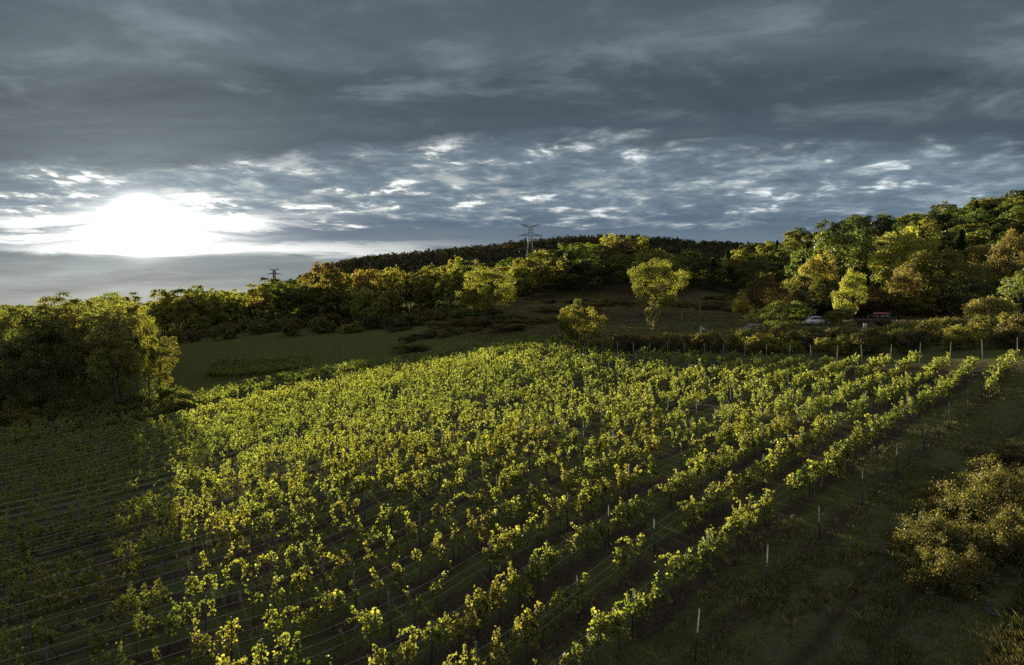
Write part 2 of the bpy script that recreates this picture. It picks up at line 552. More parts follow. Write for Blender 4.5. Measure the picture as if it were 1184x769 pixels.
def mat_ground():
    m = bpy.data.materials.new('soil_and_turf')
    m.use_nodes = True
    t = NT(m.node_tree)
    cov = t.n('ShaderNodeAttribute', attribute_name='cover')
    sp = t.n('ShaderNodeSeparateColor'); t.link(cov.outputs['Color'], sp.inputs[0])
    field, track, dry = sp.outputs
    geo = t.n('ShaderNodeNewGeometry')
    P = geo.outputs['Position']
    n1 = t.noise(P, 0.35, 6, .6)
    n2 = t.noise(P, 1.7, 6, .62)
    n3 = t.noise(P, 9.0, 6, .65)
    n4 = t.noise(P, .06, 5, .6)
    # strips: rows run along DR
    sep = t.n('ShaderNodeSeparateXYZ'); t.link(P, sep.inputs[0])
    nn = t.m('ADD', t.m('MULTIPLY', sep.outputs[0], float(NR[0])), t.m('MULTIPLY', sep.outputs[1], float(NR[1])))
    ph = t.m('MULTIPLY', t.m('SUBTRACT', nn, N_OUT), 2 * math.pi / ROW)
    strip = t.m('MULTIPLY_ADD', t.m('COSINE', ph), -.5, .5)           # 1 midway between two rows
    soil = t.mix(t.smooth(n3, .3, .7), rgb((.028, .022, .017)), rgb((.080, .064, .047)))
    turf = t.mix(n3, rgb((.045, .060, .020)), rgb((.115, .130, .042)))
    straw = t.mix(n3, rgb((.085, .068, .042)), rgb((.17, .14, .085)))
    g = t.m('ADD', t.m('MULTIPLY', strip, .35), n1)
    fcol = t.mix(t.m('MULTIPLY', t.smooth(g, .52, .72), .7), soil, turf)
    fcol = t.mix(t.m('MULTIPLY', t.smooth(n2, .60, .74), .35), fcol, straw)
    mead = t.mix(t.smooth(n2, .40, .68), turf, t.mix(n3, rgb((.060, .056, .026)), rgb((.13, .11, .055))))
    mead = t.mix(t.m('MULTIPLY', t.smooth(n4, .40, .60), dry), mead, rgb((.080, .055, .036)))
    tcol = t.mix(t.smooth(n2, .42, .60), t.mix(n3, rgb((.042, .037, .028)), rgb((.145, .125, .090))), t.mix(n3, rgb((.045, .052, .020)), rgb((.13, .135, .052))))
    c = t.mix(field, mead, fcol)
    c = t.mix(track, c, tcol)
    c = t.mix(cov.outputs['Alpha'], c, t.mix(n3, rgb((.018, .015, .010)), rgb((.045, .036, .024))))   # leaf litter under the woods
    p = t.n('ShaderNodeBsdfPrincipled')
    t.link(c, p.inputs['Base Color'])
    p.inputs['Roughness'].default_value = 1.0
    p.inputs['Specular IOR Level'].default_value = 0.0
    h = t.m('ADD', t.m('MULTIPLY', n3, .35), n2)
    b = t.n('ShaderNodeBump'); b.inputs['Strength'].default_value = 1.0; b.inputs['Distance'].default_value = .30
    t.link(h, b.inputs['Height']); t.link(b.outputs[0], p.inputs['Normal'])
    o = t.n('ShaderNodeOutputMaterial'); t.link(p.outputs[0], o.inputs[0])
    return m


# ---------------------------------------------------------------- the ground: one sheet to the horizon
def smoothstep(x, a, b):
    t = np.clip((x - a) / (b - a), 0, 1)
    return t * t * (3 - 2 * t)


def build_ground():
    az = np.concatenate([np.arange(-44, 44.01, .2), np.arange(45, 315.5, 1.5)])
    az = np.radians(az)
    rr = np.exp(np.linspace(math.log(2.0), math.log(12000.0), 430))
    A, RR = np.meshgrid(az, rr)
    x, y = RR * np.sin(A), RR * np.cos(A)
    z = ground(x, y)
    n = x * NR[0] + y * NR[1]; r = x * DR[0] + y * DR[1]
    # small unevenness of tilled ground
    rng = np.random.default_rng(3)
    bump = np.zeros_like(z)
    for k in range(14):
        w = rng.uniform(.5, 3.2); th = rng.uniform(0, math.pi)
        bump += np.sin(w * (x * math.cos(th) + y * math.sin(th)) + rng.uniform(0, 6)) * .022 / w ** .5
    z = z + bump * smoothstep(RR, 150, 40)
    na, nr = len(az), len(rr)
    V = np.stack([x, y, z], -1).reshape(-1, 3)
    i = np.arange(nr - 1)[:, None] * na
    j = np.arange(na)[None]; k = (j + 1) % na
    Q = np.stack([i + j, i + k, i + na + k, i + na + j], -1).reshape(-1, 4)
    c = len(V)
    V = np.concatenate([V, [(0, 0, gz(0, 2.0))]])
    jj = np.arange(na)
    T = np.stack([(jj + 1) % na, jj, np.full(na, c)], -1)
    me = make_mesh('ground', V, Q, T, None, mat_ground(), True)
    field = smoothstep(n, N_OUT - 1.4, N_OUT + .2) * smoothstep(n, 114, 111) * smoothstep(r, 92, 88) * smoothstep(r, -60, -58)
    field *= np.where(n < 52 + 12, smoothstep(r, 76.0, 74.0), 1)
    rut = sum(np.exp(-((n - c0 - .35 * np.sin(r * .06)) / .28) ** 2) for c0 in (7.3, 9.1))
    track = smoothstep(n, N_OUT - .4, N_OUT - 1.8) * smoothstep(n, 4.5, 6.5) * smoothstep(r, 80, 72)
    dry = smoothstep(y, 130, 160) * smoothstep(x / np.maximum(y, 1), -.12, .02)
    uu = U0 + F_PX * x / np.maximum(y, 1)
    woods = np.clip(smoothstep(y, 480, 540) * smoothstep(z, CAMZ - 8, CAMZ + 2) + smoothstep(y, 215, 232) * smoothstep(uu, 830, 880) + smoothstep(y, 280, 300) * smoothstep(uu, 540, 580), 0, 1)
    woods *= (y > 1) * smoothstep(y, 1500, 1200)
    rough = np.clip(rut * smoothstep(RR, 110, 60) * (r < 80), 0, 1)
    track = np.clip(track, 0, 1) * (1 - .0 * rough)
    cc = np.stack([np.where(rough > .02, np.maximum(field, 0), field), track, dry, np.maximum(woods, rough * .75 * (n < N_OUT))], -1).reshape(-1, 4)
    cc = np.concatenate([cc, [(0, 1, 0, 0)]]).astype(np.float32)
    a_ = me.attributes.new('cover', 'FLOAT_COLOR', 'POINT')
    a_.data.foreach_set('color', cc.ravel())
    o = link('ground', me)
    o['kind'] = 'structure'


build_ground()

# ---------------------------------------------------------------- pylons
def build_pylon(label, loc, H, rz, thick, arms, bw, tw):
    """lattice transmission tower; arms: (height, half span, rise of the tip)"""
    root = thing('transmission_pylon', label, 'pylon', loc, rz)
    mb = MB()
    zs = np.concatenate([np.linspace(0, H * .62, 7), np.linspace(H * .68, H, 7)])
    def half(z):
        f = min(z / (H * .66), 1.0)
        return bw / 2 * (1 - f) + tw / 2 * f
    corners = [(-1, -1), (1, -1), (1, 1), (-1, 1)]
    for cx, cy in corners:
        P = [(cx * half(z), cy * half(z), z) for z in zs]
        mb.tube(P, thick, 4)
    for i in range(len(zs) - 1):
        z0, z1 = zs[i], zs[i + 1]
        for k in range(4):
            a, b = corners[k], corners[(k + 1) % 4]
            p = lambda c, z: (c[0] * half(z), c[1] * half(z), z)
            mb.tube([p(a, z0), p(b, z1)], thick * .6, 4)
            mb.tube([p(b, z0), p(a, z1)], thick * .6, 4)
            mb.tube([p(a, z1), p(b, z1)], thick * .6, 4)
    link('lattice_tower', mb.mesh('lattice_tower', M_PYLON), root)
    for hz, span, rise in arms:
        for s in (-1, 1):
            am = MB()
            h = half(hz)
            tip = np.array((s * span, 0, hz + rise))
            dep = 1.3 if rise <= 0 else .9
            for cy in (-1, 1):
                am.tube([(s * h, cy * h, hz), tip], thick * .8, 4)
                am.tube([(s * h, cy * h, hz + dep), tip], thick * .7, 4)
            nb = 5
            for k in range(1, nb):
                f0, f1 = (k - 1) / nb, k / nb
                lowp = lambda f, cy: np.array((s * h, cy * h, hz)) * (1 - f) + tip * f
                upp = lambda f, cy: np.array((s * h, cy * h, hz + dep)) * (1 - f) + tip * f
                for cy in (-1, 1):
                    am.tube([lowp(f0, cy), upp(f1, cy)], thick * .45, 4)
                    am.tube([lowp(f1, cy), upp(f1, cy)], thick * .45, 4)
                am.tube([lowp(f1, -1), lowp(f1, 1)], thick * .45, 4)
            a = link('cross_arm', am.mesh('cross_arm', M_PYLON), root)
            if rise <= 0:
                for f in (1.0, .62):
                    im = MB()
                    px = s * (h + (span - h) * f)
                    pz = hz + rise * f
                    im.tube([(px, 0, pz - .1), (px, 0, pz - .9), (px, 0, pz - 1.8)], [.06, .12, .06], 6)
                    link('insulator', im.mesh('insulator', M_PYLON), a)
    return root


Yp = 350
xp = X_at(613, Yp)
zp = gz(xp, Yp)
ztop = at(613, 262, Yp)[2]
build_pylon('large grey lattice power pylon rising behind the treetops before the dark hill',
            (xp, Yp, zp), ztop - zp, R(6), .095,
            [(ztop - zp - .4, 5.2, 1.6), (ztop - zp - 4.6, 6.2, -.2), (ztop - zp - 11.6, 8.2, -.3)], 8.5, 2.2)
Yp = 780
xp = X_at(318, Yp); zp = gz(xp, Yp); ztop = at(318, 312, Yp)[2]
build_pylon('small faint power pylon standing against the pale sky left of the dark hill', (xp, Yp, zp), ztop - zp, R(6), .22,
            [(ztop - zp - .4, 6.0, 1.0), (ztop - zp - 4.6, 8.0, -.2), (ztop - zp - 13.0, 11., -.3)], 9, 2.4)
Yp = 640
xp = X_at(429, Yp); zp = gz(xp, Yp); ztop = at(429, 303, Yp)[2]
build_pylon('hardly visible pylon in front of the wooded hill above the tall poplars', (xp, Yp, zp), max(ztop - zp, 24), R(6), .12,
            [(max(ztop - zp, 24) - .4, 5.0, 1.0), (max(ztop - zp, 24) - 5, 7.5, -.2)], 7, 2.0)

# ---------------------------------------------------------------- trees
def crown_and_trunk(seed, H, W, base, nleaf, leaf, npuff=40, top_bias=.0, flat=.75, gap=.0, trunk_r=.28, bare=0, puff=(.13, .24), spread=.55, lean=0.0, cyl=0.0):
    """returns trunk mesh, crown mesh of one tree with its foot at the origin"""
    rng = np.random.default_rng(seed)
    cz, hz = base + (H - base) * .52, (H - base) * .5
    d = unit(rng.normal(size=(npuff * 3, 3)))
    d[:, 2] = d[:, 2] * .9 + top_bias
    d = unit(d)[:npuff]
    lob = np.ones(npuff)
    for k in range(4):
        w = unit(rng.normal(size=3)); lob += .16 * np.cos(3.0 * (d @ w) + rng.uniform(0, 6))
    rad = rng.uniform(spread, 1.0, npuff) ** .7 * lob * .84
    if cyl:
        d[:, :2] /= (np.linalg.norm(d[:, :2], axis=1, keepdims=True) ** cyl + .05)
    pc = np.stack([d[:, 0] * rad * W / 2, d[:, 1] * rad * W / 2, cz + d[:, 2] * rad * hz], -1)
    pc[:, 0] += lean * (pc[:, 2] - base)
    pr = rng.uniform(puff[0], puff[1], npuff) * W * .5 * 1.15
    shade = rng.uniform(.72, 1.2, npuff)
    hue = rng.uniform(0, 1, npuff) ** 2
    w = pr ** 2; w /= w.sum()
    idx = rng.choice(npuff, nleaf, p=w)
    out = unit(pc - np.array((0, 0, cz - hz * .5)))
    dd = unit(rng.normal(size=(nleaf, 3)) + out[idx] * .75 + np.array((0, 0, .35)))
    rs = rng.uniform(.25, 1.0, nleaf) ** .45
    rs *= 1 + .22 * (rng.random(nleaf) < .12)
    C = pc[idx] + dd * (pr[idx] * rs)[:, None] * np.array((1.15, 1.15, flat))
    C += rng.normal(size=C.shape) * leaf * .35
    N = unit(dd * .8 + rng.normal(size=(nleaf, 3)) * .75)
    V, Q = leaf_quads(rng, C, N, leaf * rng.uniform(.6, 1.3, nleaf), .75)
    tint = (shade[idx] * rng.uniform(.75, 1.25, nleaf))[:, None]
    yel = (hue[idx] * .55 + .25 * rng.random(nleaf))[:, None]
    fc = tint * (np.array((1, 1, 1.0)) * (1 - yel) + np.array((1.32, 1.15, .75)) * yel)
    crown = make_mesh('crown', V, Q, None, fc, M_TREE)
    mb = MB()
    topz = base + (H - base) * .62
    zz = np.linspace(-.5, topz, 7)
    bx = np.cumsum(rng.normal(size=7)) * .012 * H; by = np.cumsum(rng.normal(size=7)) * .012 * H
    bx -= bx[0]; by -= by[0]
    bx += lean * np.maximum(zz - base, 0)
    TP = np.stack([bx, by, zz], -1)
    tr = trunk_r * (1 - .78 * np.linspace(0, 1, 7)); tr[0] *= 1.5
    mb.tube(TP, tr, 7)
    order = rng.permutation(npuff)[:min(npuff, 16)]
    for p in order:
        f = rng.uniform(.30, .95)
        k = f * 6; i0 = min(int(k), 5)
        s = TP[i0] * (1 - (k - i0)) + TP[i0 + 1] * (k - i0)
        if s[2] > pc[p][2] + .05 * H:
            s = TP[2]
        e = pc[p]
        mid = (s + e) / 2 + np.array((0, 0, -.06 * np.linalg.norm(e - s)))
        r0 = trunk_r * .42 * (1 - .5 * f)
        mb.tube([s, (s + mid) / 2 + rng.normal(size=3) * .02 * H, mid, (mid + e) / 2, e], [r0, r0 * .8, r0 * .6, r0 * .4, r0 * .18], 5)
    for k in range(bare):
        p = pc[rng.integers(npuff)]
        q = p + unit(rng.normal(size=3) * .5 + np.array((0, 0, 1.0))) * H * rng.uniform(.1, .2)
        mb.tube([p, (p + q) / 2 + rng.normal(size=3) * .15, q], [.07, .05, .02], 4)
    trunk = mb.mesh('trunk', M_BARK)
    return trunk, crown, (H, W)


def conifer(seed, H, W, nleaf, leaf):
    rng = np.random.default_rng(seed)
    f = rng.random(nleaf) ** .7
    z = H * (.12 + .88 * f)
    tier = np.floor(f * 13)
    rmax = W / 2 * (1.02 - f) ** .85 * (.75 + .4 * rng.random(40)[tier.astype(int)])
    th = rng.uniform(0, 6.283, nleaf)
    th = np.round(th / .7 + tier * .37) * .7 + rng.normal(size=nleaf) * .16
    r = rmax * rng.uniform(.15, 1, nleaf) ** .6
    C = np.stack([r * np.cos(th), r * np.sin(th), z - r * .28 + rng.normal(size=nleaf) * .15], -1)
    N = unit(np.stack([np.cos(th) * .5, np.sin(th) * .5, np.ones(nleaf)], -1) + rng.normal(size=(nleaf, 3)) * .6)
    V, Q = leaf_quads(rng, C, N, leaf * rng.uniform(.6, 1.3, nleaf), .6)
    fc = np.repeat(rng.uniform(.7, 1.25, nleaf)[:, None], 3, 1)
    crown = make_mesh('crown', V, Q, None, fc, M_TREE)
    mb = MB(); mb.tube([(0, 0, -.4), (0, 0, H * .5), (.1, 0, H * .96)], [.22, .14, .03], 6)
    return mb.mesh('trunk', M_BARK), crown, (H, W)


def shrub(seed, H, W, nleaf, leaf, npuff=22, stems=7):
    """bushy shrub without a single trunk"""
    rng = np.random.default_rng(seed)
    d = unit(rng.normal(size=(npuff, 3))); d[:, 2] = np.abs(d[:, 2])
    rad = rng.uniform(.35, .85, npuff)
    pc = np.stack([d[:, 0] * rad * W / 2, d[:, 1] * rad * W / 2, H * .18 + d[:, 2] * rad * H * .72], -1)
    pr = rng.uniform(.16, .30, npuff) * min(W, H * 1.6) * .62
    idx = rng.choice(npuff, nleaf, p=pr ** 2 / (pr ** 2).sum())
    dd = unit(rng.normal(size=(nleaf, 3)) + unit(pc)[idx] * .6 + np.array((0, 0, .3)))
    C = pc[idx] + dd * (pr[idx] * rng.uniform(.2, 1.08, nleaf) ** .5)[:, None]
    # ragged shoots standing out of the top
    sh = rng.random(nleaf) < .07
    C[sh] += dd[sh] * (rng.random((sh.sum(), 1)) * .16 * H)
    C[:, 2] = np.maximum(C[:, 2], .03)
    N = unit(dd * .7 + rng.normal(size=(nleaf, 3)) * .8)
    V, Q = leaf_quads(rng, C, N, leaf * rng.uniform(.6, 1.35, nleaf), .75)
    shade = rng.uniform(.7, 1.25, npuff)
    yel = (rng.random(npuff)[idx] ** 2 * .6 + .25 * rng.random(nleaf))[:, None]
    fc = (shade[idx] * rng.uniform(.75, 1.25, nleaf))[:, None] * (np.ones(3) * (1 - yel) + np.array((1.32, 1.13, .75)) * yel)
    crown = make_mesh('foliage', V, Q, None, fc, M_TREE)
    mb = MB()
    for k in range(stems):
        e = pc[rng.integers(npuff)]
        mb.tube([(rng.normal() * .06 * W, rng.normal() * .06 * W, -.2), e * np.array((.6, .6, .5)), e], [.05, .035, .015], 5)
    return mb.mesh('stems', M_BARK), crown, (H, W)


# prototypes: kind -> list of (trunk, crown, (H, W))
PROTO = {
    'far_round': [crown_and_trunk(100 + i, 14, 13, 2.2, 3600, .62, 46, .15, trunk_r=.3) for i in range(6)],
    'far_tall': [crown_and_trunk(120 + i, 18, 9.5, 2.0, 3600, .58, 50, .1, cyl=.35, trunk_r=.26) for i in range(4)],
    'conifer': [conifer(140 + i, 15, 7, 2200, .6) for i in range(3)],
    'mid_round': [crown_and_trunk(160 + i, 12, 12, 1.4, 8000, .36, 60, .12, trunk_r=.24, bare=4) for i in range(4)],
    'near_tall': [crown_and_trunk(180 + i, 17, 9.5, 2.2, 8500, .29, 74, .08, cyl=.3, trunk_r=.24, puff=(.11, .22), spread=.35, bare=5) for i in range(4)],
    'bush': [shrub(200 + i, 3.0, 5.0, 3800, .19) for i in range(5)],
    'far_bush': [shrub(220 + i, 4.0, 7.0, 2000, .42) for i in range(3)],
}
_cnt = {}


def plant(kind, name, u, Y, label, color, group=None, vtop=None, wpx=None, H=None, W=None, cat='tree', variant=None, rz=None, proto=None):
    x = X_at(u, Y)
    z = gz(x, Y)
    if proto is None:
        k = _cnt.get(kind, 0); _cnt[kind] = k + 1
        proto = PROTO[kind][(k if variant is None else variant) % len(PROTO[kind])]
    trunk, crown, (h0, w0) = proto
    if vtop is not None:
        H = max(at(u, vtop, Y)[2] - z, 1.0)
    if wpx is not None:
        W = wpx * Y / F_PX
    sz = H / h0
    sx = (W / w0) if W else sz
    root = thing(name, label, cat, (x, Y, z - .05), random.uniform(0, 6.28) if rz is None else rz, group, (sx, sx, sz))
    bush = crown.name.startswith('foliage')
    link('stems' if bush else 'trunk', trunk, root)
    c = link('foliage' if bush else 'crown', crown, root)
    c.color = rgb(color)
    return root


random.seed(5)
GREEN, DGREEN, OLIVE, YGREEN, LIME = (.070, .092, .022), (.036, .052, .016), (.105, .106, .026), (.145, .155, .026), (.20, .215, .030)
GOLD, ORANGE, BROWN, PALE = (.21, .185, .030), (.17, .13, .032), (.095, .082, .030), (.17, .165, .08)


def jit(c, a=.18):
    f = 1 + random.uniform(-a, a)
    return tuple(max(.004, v * f * (1 + random.uniform(-a, a) * .5)) for v in c)


# --- single trees and shrubs one can point to
BIG = lambda seed, **k: crown_and_trunk(seed, **k)
oak = BIG(301, H=15, W=17.5, base=3.0, nleaf=11000, leaf=.36, npuff=62, top_bias=.1, trunk_r=.55, spread=.45, puff=(.12, .22), lean=.0)
plant('', 'broadleaf_tree', 566, 172, 'broad green tree with a short dark trunk alone at the meadow edge', YGREEN, vtop=311, wpx=78, proto=oak, rz=0)
lone = BIG(302, H=16, W=19, base=.4, nleaf=14000, leaf=.38, npuff=64, top_bias=.18, trunk_r=.5, puff=(.13, .22))
plant('', 'broadleaf_tree', 758, 168, 'round spreading green tree alone on the brown pasture right of the pylon', YGREEN, vtop=297, wpx=72, proto=lone, rz=1)
plant('', 'broadleaf_tree', 668, 112, 'rounded yellow-green small tree at the back edge of the vineyard behind the first fence posts', (.13, .125, .02), vtop=353, wpx=50,
      proto=BIG(303, H=6, W=7, base=.3, nleaf=11000, leaf=.20, npuff=60, trunk_r=.14, spread=.6, puff=(.14, .24)), rz=0)
plant('mid_round', 'broadleaf_tree', 666, 122, 'thin reddish-tipped small tree peeping over the rounded yellow-green tree', OLIVE, vtop=346, wpx=20)
plant('', 'poplar_sapling', 754, 125, 'pale silvery slender sapling in front of the round tree on the pasture', PALE, vtop=342, wpx=19,
      proto=BIG(304, H=6, W=3.2, base=.4, nleaf=2600, leaf=.2, npuff=40, trunk_r=.1, cyl=.4, puff=(.16, .28), bare=8))
SPECIAL = [
    ('mid_round', 1043, 258, 172, 64, LIME, 'tall bright yellow-green tree in the sun on the lower right hillside'),
    ('mid_round', 972, 263, 190, 82, GREEN, 'wide dark green tree left of the tall bright yellow-green tree'),
    ('mid_round', 941, 288, 178, 38, GOLD, 'golden tree on the left flank of the wide dark green tree'),
    ('mid_round', 930, 312, 165, 46, OLIVE, 'olive tree below the golden tree above the white car'),
    ('mid_round', 984, 309, 140, 38, LIME, 'small vivid lime-green tree standing before the dark green tree'),
    ('mid_round', 1082, 286, 158, 76, OLIVE, 'broad olive tree with yellow tips right of the bright yellow-green tree'),
    ('mid_round', 1046, 304, 148, 36, (.15, .12, .035), 'small orange-brown tree under the tall bright yellow-green tree'),
    ('mid_round', 1118, 284, 165, 46, (.13, .11, .028), 'amber-tinged tree between the broad olive tree and the right edge'),
    ('mid_round', 1164, 262, 168, 52, (.115, .095, .03), 'rusty tree with bare twigs at its top near the right edge'),
    ('mid_round', 1180, 308, 122, 52, (.10, .125, .03), 'fresh green tree cut by the right edge above the pale shrub'),
    ('mid_round', 1112, 318, 140, 56, DGREEN, 'dark green low tree behind the pale spreading shrub'),
    ('bush', 1142, 337, 108, 66, (.16, .15, .06), 'pale olive spreading shrub with loose twigs behind the last fence posts'),
    ('mid_round', 880, 316, 137, 52, (.10, .082, .028), 'reddish-brown tree with a round head behind the hedge'),
    ('mid_round', 858, 340, 134, 26, GOLD, 'yellow shrub on the left foot of the reddish-brown tree'),
    ('mid_round', 907, 346, 104, 66, (.065, .085, .02), 'low layered green tree with a dark stem in front of the parked cars'),
    ('mid_round', 921, 329, 132, 24, BROWN, 'slim brownish tree between the reddish-brown tree and the olive tree'),
    ('mid_round', 1008, 334, 150, 44, (.055, .028, .020), 'dark maroon shrub behind the red-roofed truck'),
    ('mid_round', 971, 354, 119, 34, OLIVE, 'yellowish shrub just right of the white car'),
    ('far_round', 753, 286, 268, 48, YGREEN, 'flat-topped tree just behind the round tree of the pasture'),
    ('far_round', 380, 309, 245, 50, (.13, .095, .03), 'orange-brown tree in the left wood under the slope of the dark hill'),
    ('far_round', 430, 336, 218, 46, YGREEN, 'low yellow-green tree in front of the left wood'),
    ('far_tall', 417, 312, 240, 20, ORANGE, 'narrow tree with an orange top in the left wood'),
    ('near_tall', 100, 347, 118, 34, (.10, .12, .04), 'dark square-topped tree in the left grove under the sun'),
    ('near_tall', 122, 347, 121, 22, (.09, .10, .04), 'slim dark tree right of the square-topped tree'),
    ('near_tall', 150, 350, 116, 34, (.16, .155, .05), 'olive tree with a feathery top directly under the sun'),
    ('near_tall', 171, 355, 105, 26, YGREEN, 'slim sunlit tree between the feathery tree and the ragged end of the left grove'),
    ('near_tall', 186, 382, 109, 38, OLIVE, 'sunlit ragged tree at the right end of the left grove'),
    ('far_tall', 207, 338, 285, 40, GREEN, 'thinly leaved tall tree behind the right end of the left grove'),
]
for kind, u, vt, Y, w, c, lab in SPECIAL:
    plant(kind, 'shrub' if 'shrub' in lab else 'broadleaf_tree', u, Y, lab, c, vtop=vt, wpx=w, cat='shrub' if 'shrub' in lab else 'tree')

# --- woods: every tree a thing
SKY = np.full(2000, 900.0)       # lowest visible row of each picture column so far, front to back


def wood(name, u0, u1, Y0, Y1, spacing, hfun, kinds, colors, labels, group, seed, tries=4000, maxn=200, keep=None):
    rnd = random.Random(seed)
    done, pend = [], []
    n = 0
    for _ in range(tries):
        Y = (Y0 ** 2 + rnd.random() * (Y1 ** 2 - Y0 ** 2)) ** .5
        u = rnd.uniform(u0, u1)
        x = X_at(u, Y)
        if keep and not keep(u, Y): continue
        sp = spacing * (.8 + .4 * rnd.random())
        if any((x - a) ** 2 + (Y - b) ** 2 < sp * sp for a, b in done): continue
        done.append((x, Y))
        k = rnd.choice(kinds)
        ci = rnd.choices(range(len(colors)), [c[1] for c in colors])[0]
        H = hfun(u, Y) * (rnd.uniform(.92, 1.08) if 'near_tall' in kinds else rnd.uniform(.82, 1.18))
        W = spacing * rnd.uniform(1.05, 1.5) * (.75 if k in ('far_tall',) else .62 if k == 'conifer' else 1)
        lab = labels[ci] if k != 'conifer' else labels[-1]
        pend.append((Y, u, H, W, k, ci, rnd.uniform(0, 6.28)))
        n += 1
        if n >= maxn: break
    kept = 0
    for Y, u, H, W, k, ci, rz in sorted(pend):
        vt = uv_of(X_at(u, Y), Y, gz(X_at(u, Y), Y) + H)[1]
        hw = W * .5 / Y * F_PX
        c0, c1 = int(u - hw) + 300, int(u + hw) + 301
        seg = SKY[max(c0, 0):max(c1, 1)]
        if len(seg) and not (vt + 1 < seg).mean() > .25 and name != 'shrub': continue
        q0, q1 = int(u - hw * .75) + 300, int(u + hw * .75) + 301
        SKY[max(q0, 0):max(q1, 1)] = np.minimum(SKY[max(q0, 0):max(q1, 1)], vt + .25 * H / Y * F_PX)
        kept += 1
        lab = labels[ci] if k != 'conifer' else labels[-1]
        nm = {'conifer': 'conifer_tree', 'bush': 'shrub', 'far_bush': 'shrub'}.get(k, name)
        plant(k, nm, u, Y, lab, jit(colors[ci][0]) if k != 'conifer' else jit(DGREEN), group, H=H, W=W, cat='shrub' if nm == 'shrub' else 'tree', rz=rz)
    return kept


HC = [(DGREEN, 4), (GREEN, 5), (YGREEN, 2.2), (OLIVE, 1.2)]
n1 = wood('broadleaf_tree', 800, 1270, 205, 372, 12.6, lambda u, Y: 13, ['far_round', 'far_round', 'far_round', 'far_tall', 'conifer'], HC,
          ['deep green tree massed in the right hillside wood', 'mid green tree massed in the right hillside wood', 'sunlit yellow-green crown among the dark trees of the right hillside wood',
           'olive tree among the green trees of the right hillside wood', 'pointed dark conifer in the right hillside wood'], 'trees of the right hillside wood', 11, maxn=185,
          keep=lambda u, Y: Y > 300 - (u - 800) * .5 or Y > 300)
HM = [(GREEN, 4), (YGREEN, 5), (OLIVE, 2), (DGREEN, 2)]
n2 = wood('broadleaf_tree', 545, 800, 276, 390, 13.0, lambda u, Y: 14, ['far_round', 'far_round', 'far_tall'], HM,
          ['mid green tree on the rounded wood behind the pasture', 'yellow-green lit tree on the rounded wood behind the pasture', 'olive tree on the rounded wood behind the pasture',
           'deep green tree on the rounded wood behind the pasture'], 'trees of the rounded wood behind the pasture', 12, maxn=80)
HL = [(GREEN, 3), (YGREEN, 4), (OLIVE, 4), (ORANGE, .8)]
n3 = wood('broadleaf_tree', 110, 550, 232, 312, 11.0, lambda u, Y: 14.5 + max(0, u - 400) * .02, ['far_tall', 'far_tall', 'far_round'], HL,
          ['mid green tree in the wood left of the pylon', 'yellow-green lit tree in the wood left of the pylon', 'olive tree in the wood left of the pylon',
           'orange-tinged tree in the wood left of the pylon'], 'trees of the wood left of the pylon', 13, maxn=125,
          keep=lambda u, Y: u > 215 or Y > 255)
n4 = wood('broadleaf_tree', -190, 190, 100, 160, 7.0, lambda u, Y: at(u, 351, Y)[2] - gz(X_at(u, Y), Y), ['near_tall'], [((.085, .105, .035), 2), ((.125, .125, .042), 4), ((.145, .155, .048), 4)],
          ['mid green tall tree of the hazy left grove', 'olive tall tree of the hazy left grove', 'yellow-green tall tree of the hazy left grove'], 'tall trees of the hazy left grove', 14, maxn=75,
          keep=lambda u, Y: .8805 * X_at(u, Y) + .474 * Y < -2.2)
n5 = wood('broadleaf_tree', -120, 330, 180, 235, 10.5, lambda u, Y: 13, ['far_round', 'far_tall'], [(GREEN, 3), (OLIVE, 3), (YGREEN, 1)],
          ['mid green tree behind the left grove below the sun', 'olive tree behind the left grove below the sun', 'yellow-green tree behind the left grove below the sun'], 'trees behind the left grove', 15, maxn=45,
          keep=lambda u, Y: .8805 * X_at(u, Y) + .474 * Y < -5)
# understorey and hedges
n6 = wood('shrub', 664, 1200, 62, 120, 3.4, lambda u, Y: 2.7 if not 925 < u < 1032 else max(1.0, min(2.6, at(u, 376.5, Y)[2] - gz(X_at(u, Y), Y))), ['bush'], [(OLIVE, 3), ((.055, .05, .018), 4), (BROWN, 2), (YGREEN, .8)],
          ['olive shrub in the hedge behind the vineyard', 'dull green shrub in the hedge behind the vineyard', 'brown shrub in the hedge behind the vineyard', 'yellow-green shrub in the hedge behind the vineyard'],
          'shrubs of the hedge behind the vineyard', 16, maxn=150,
          keep=lambda u, Y: 7.0 < Y - (97 - (u - 653) * .0955 + (u - 653) ** 2 * 4.6e-5) < (15 if u < 850 else 24))
n7 = wood('shrub', -160, 212, 93, 108, 4.0, lambda u, Y: 3.4, ['bush'], [(GREEN, 3), (OLIVE, 3)],
          ['mid green undergrowth shrub at the foot of the left grove', 'olive undergrowth shrub at the foot of the left grove'], 'undergrowth of the left grove', 17, maxn=40,
          keep=lambda u, Y: Y > 95 if u > 60 else True)
n8 = wood('shrub', 790, 1200, 150, 200, 8.5, lambda u, Y: 5.5, ['far_bush', 'mid_round'], [(DGREEN, 4), (OLIVE, 2), (BROWN, 2), (GREEN, 3)],
          ['deep green shrub at the foot of the right hillside wood', 'olive shrub at the foot of the right hillside wood', 'brown shrub at the foot of the right hillside wood', 'mid green shrub at the foot of the right hillside wood'],
          'shrubs at the foot of the right hillside', 18, maxn=55, keep=lambda u, Y: u > 930 or Y > 185 and u > 880)
n9 = wood('shrub', 200, 560, 210, 262, 7.0, lambda u, Y: 4.5, ['far_bush'], [(BROWN, 3), (OLIVE, 3), (GREEN, 2)],
          ['brown shrub before the wood left of the pylon', 'olive shrub before the wood left of the pylon', 'mid green shrub before the wood left of the pylon'], 'shrubs before the left wood', 19, maxn=75)
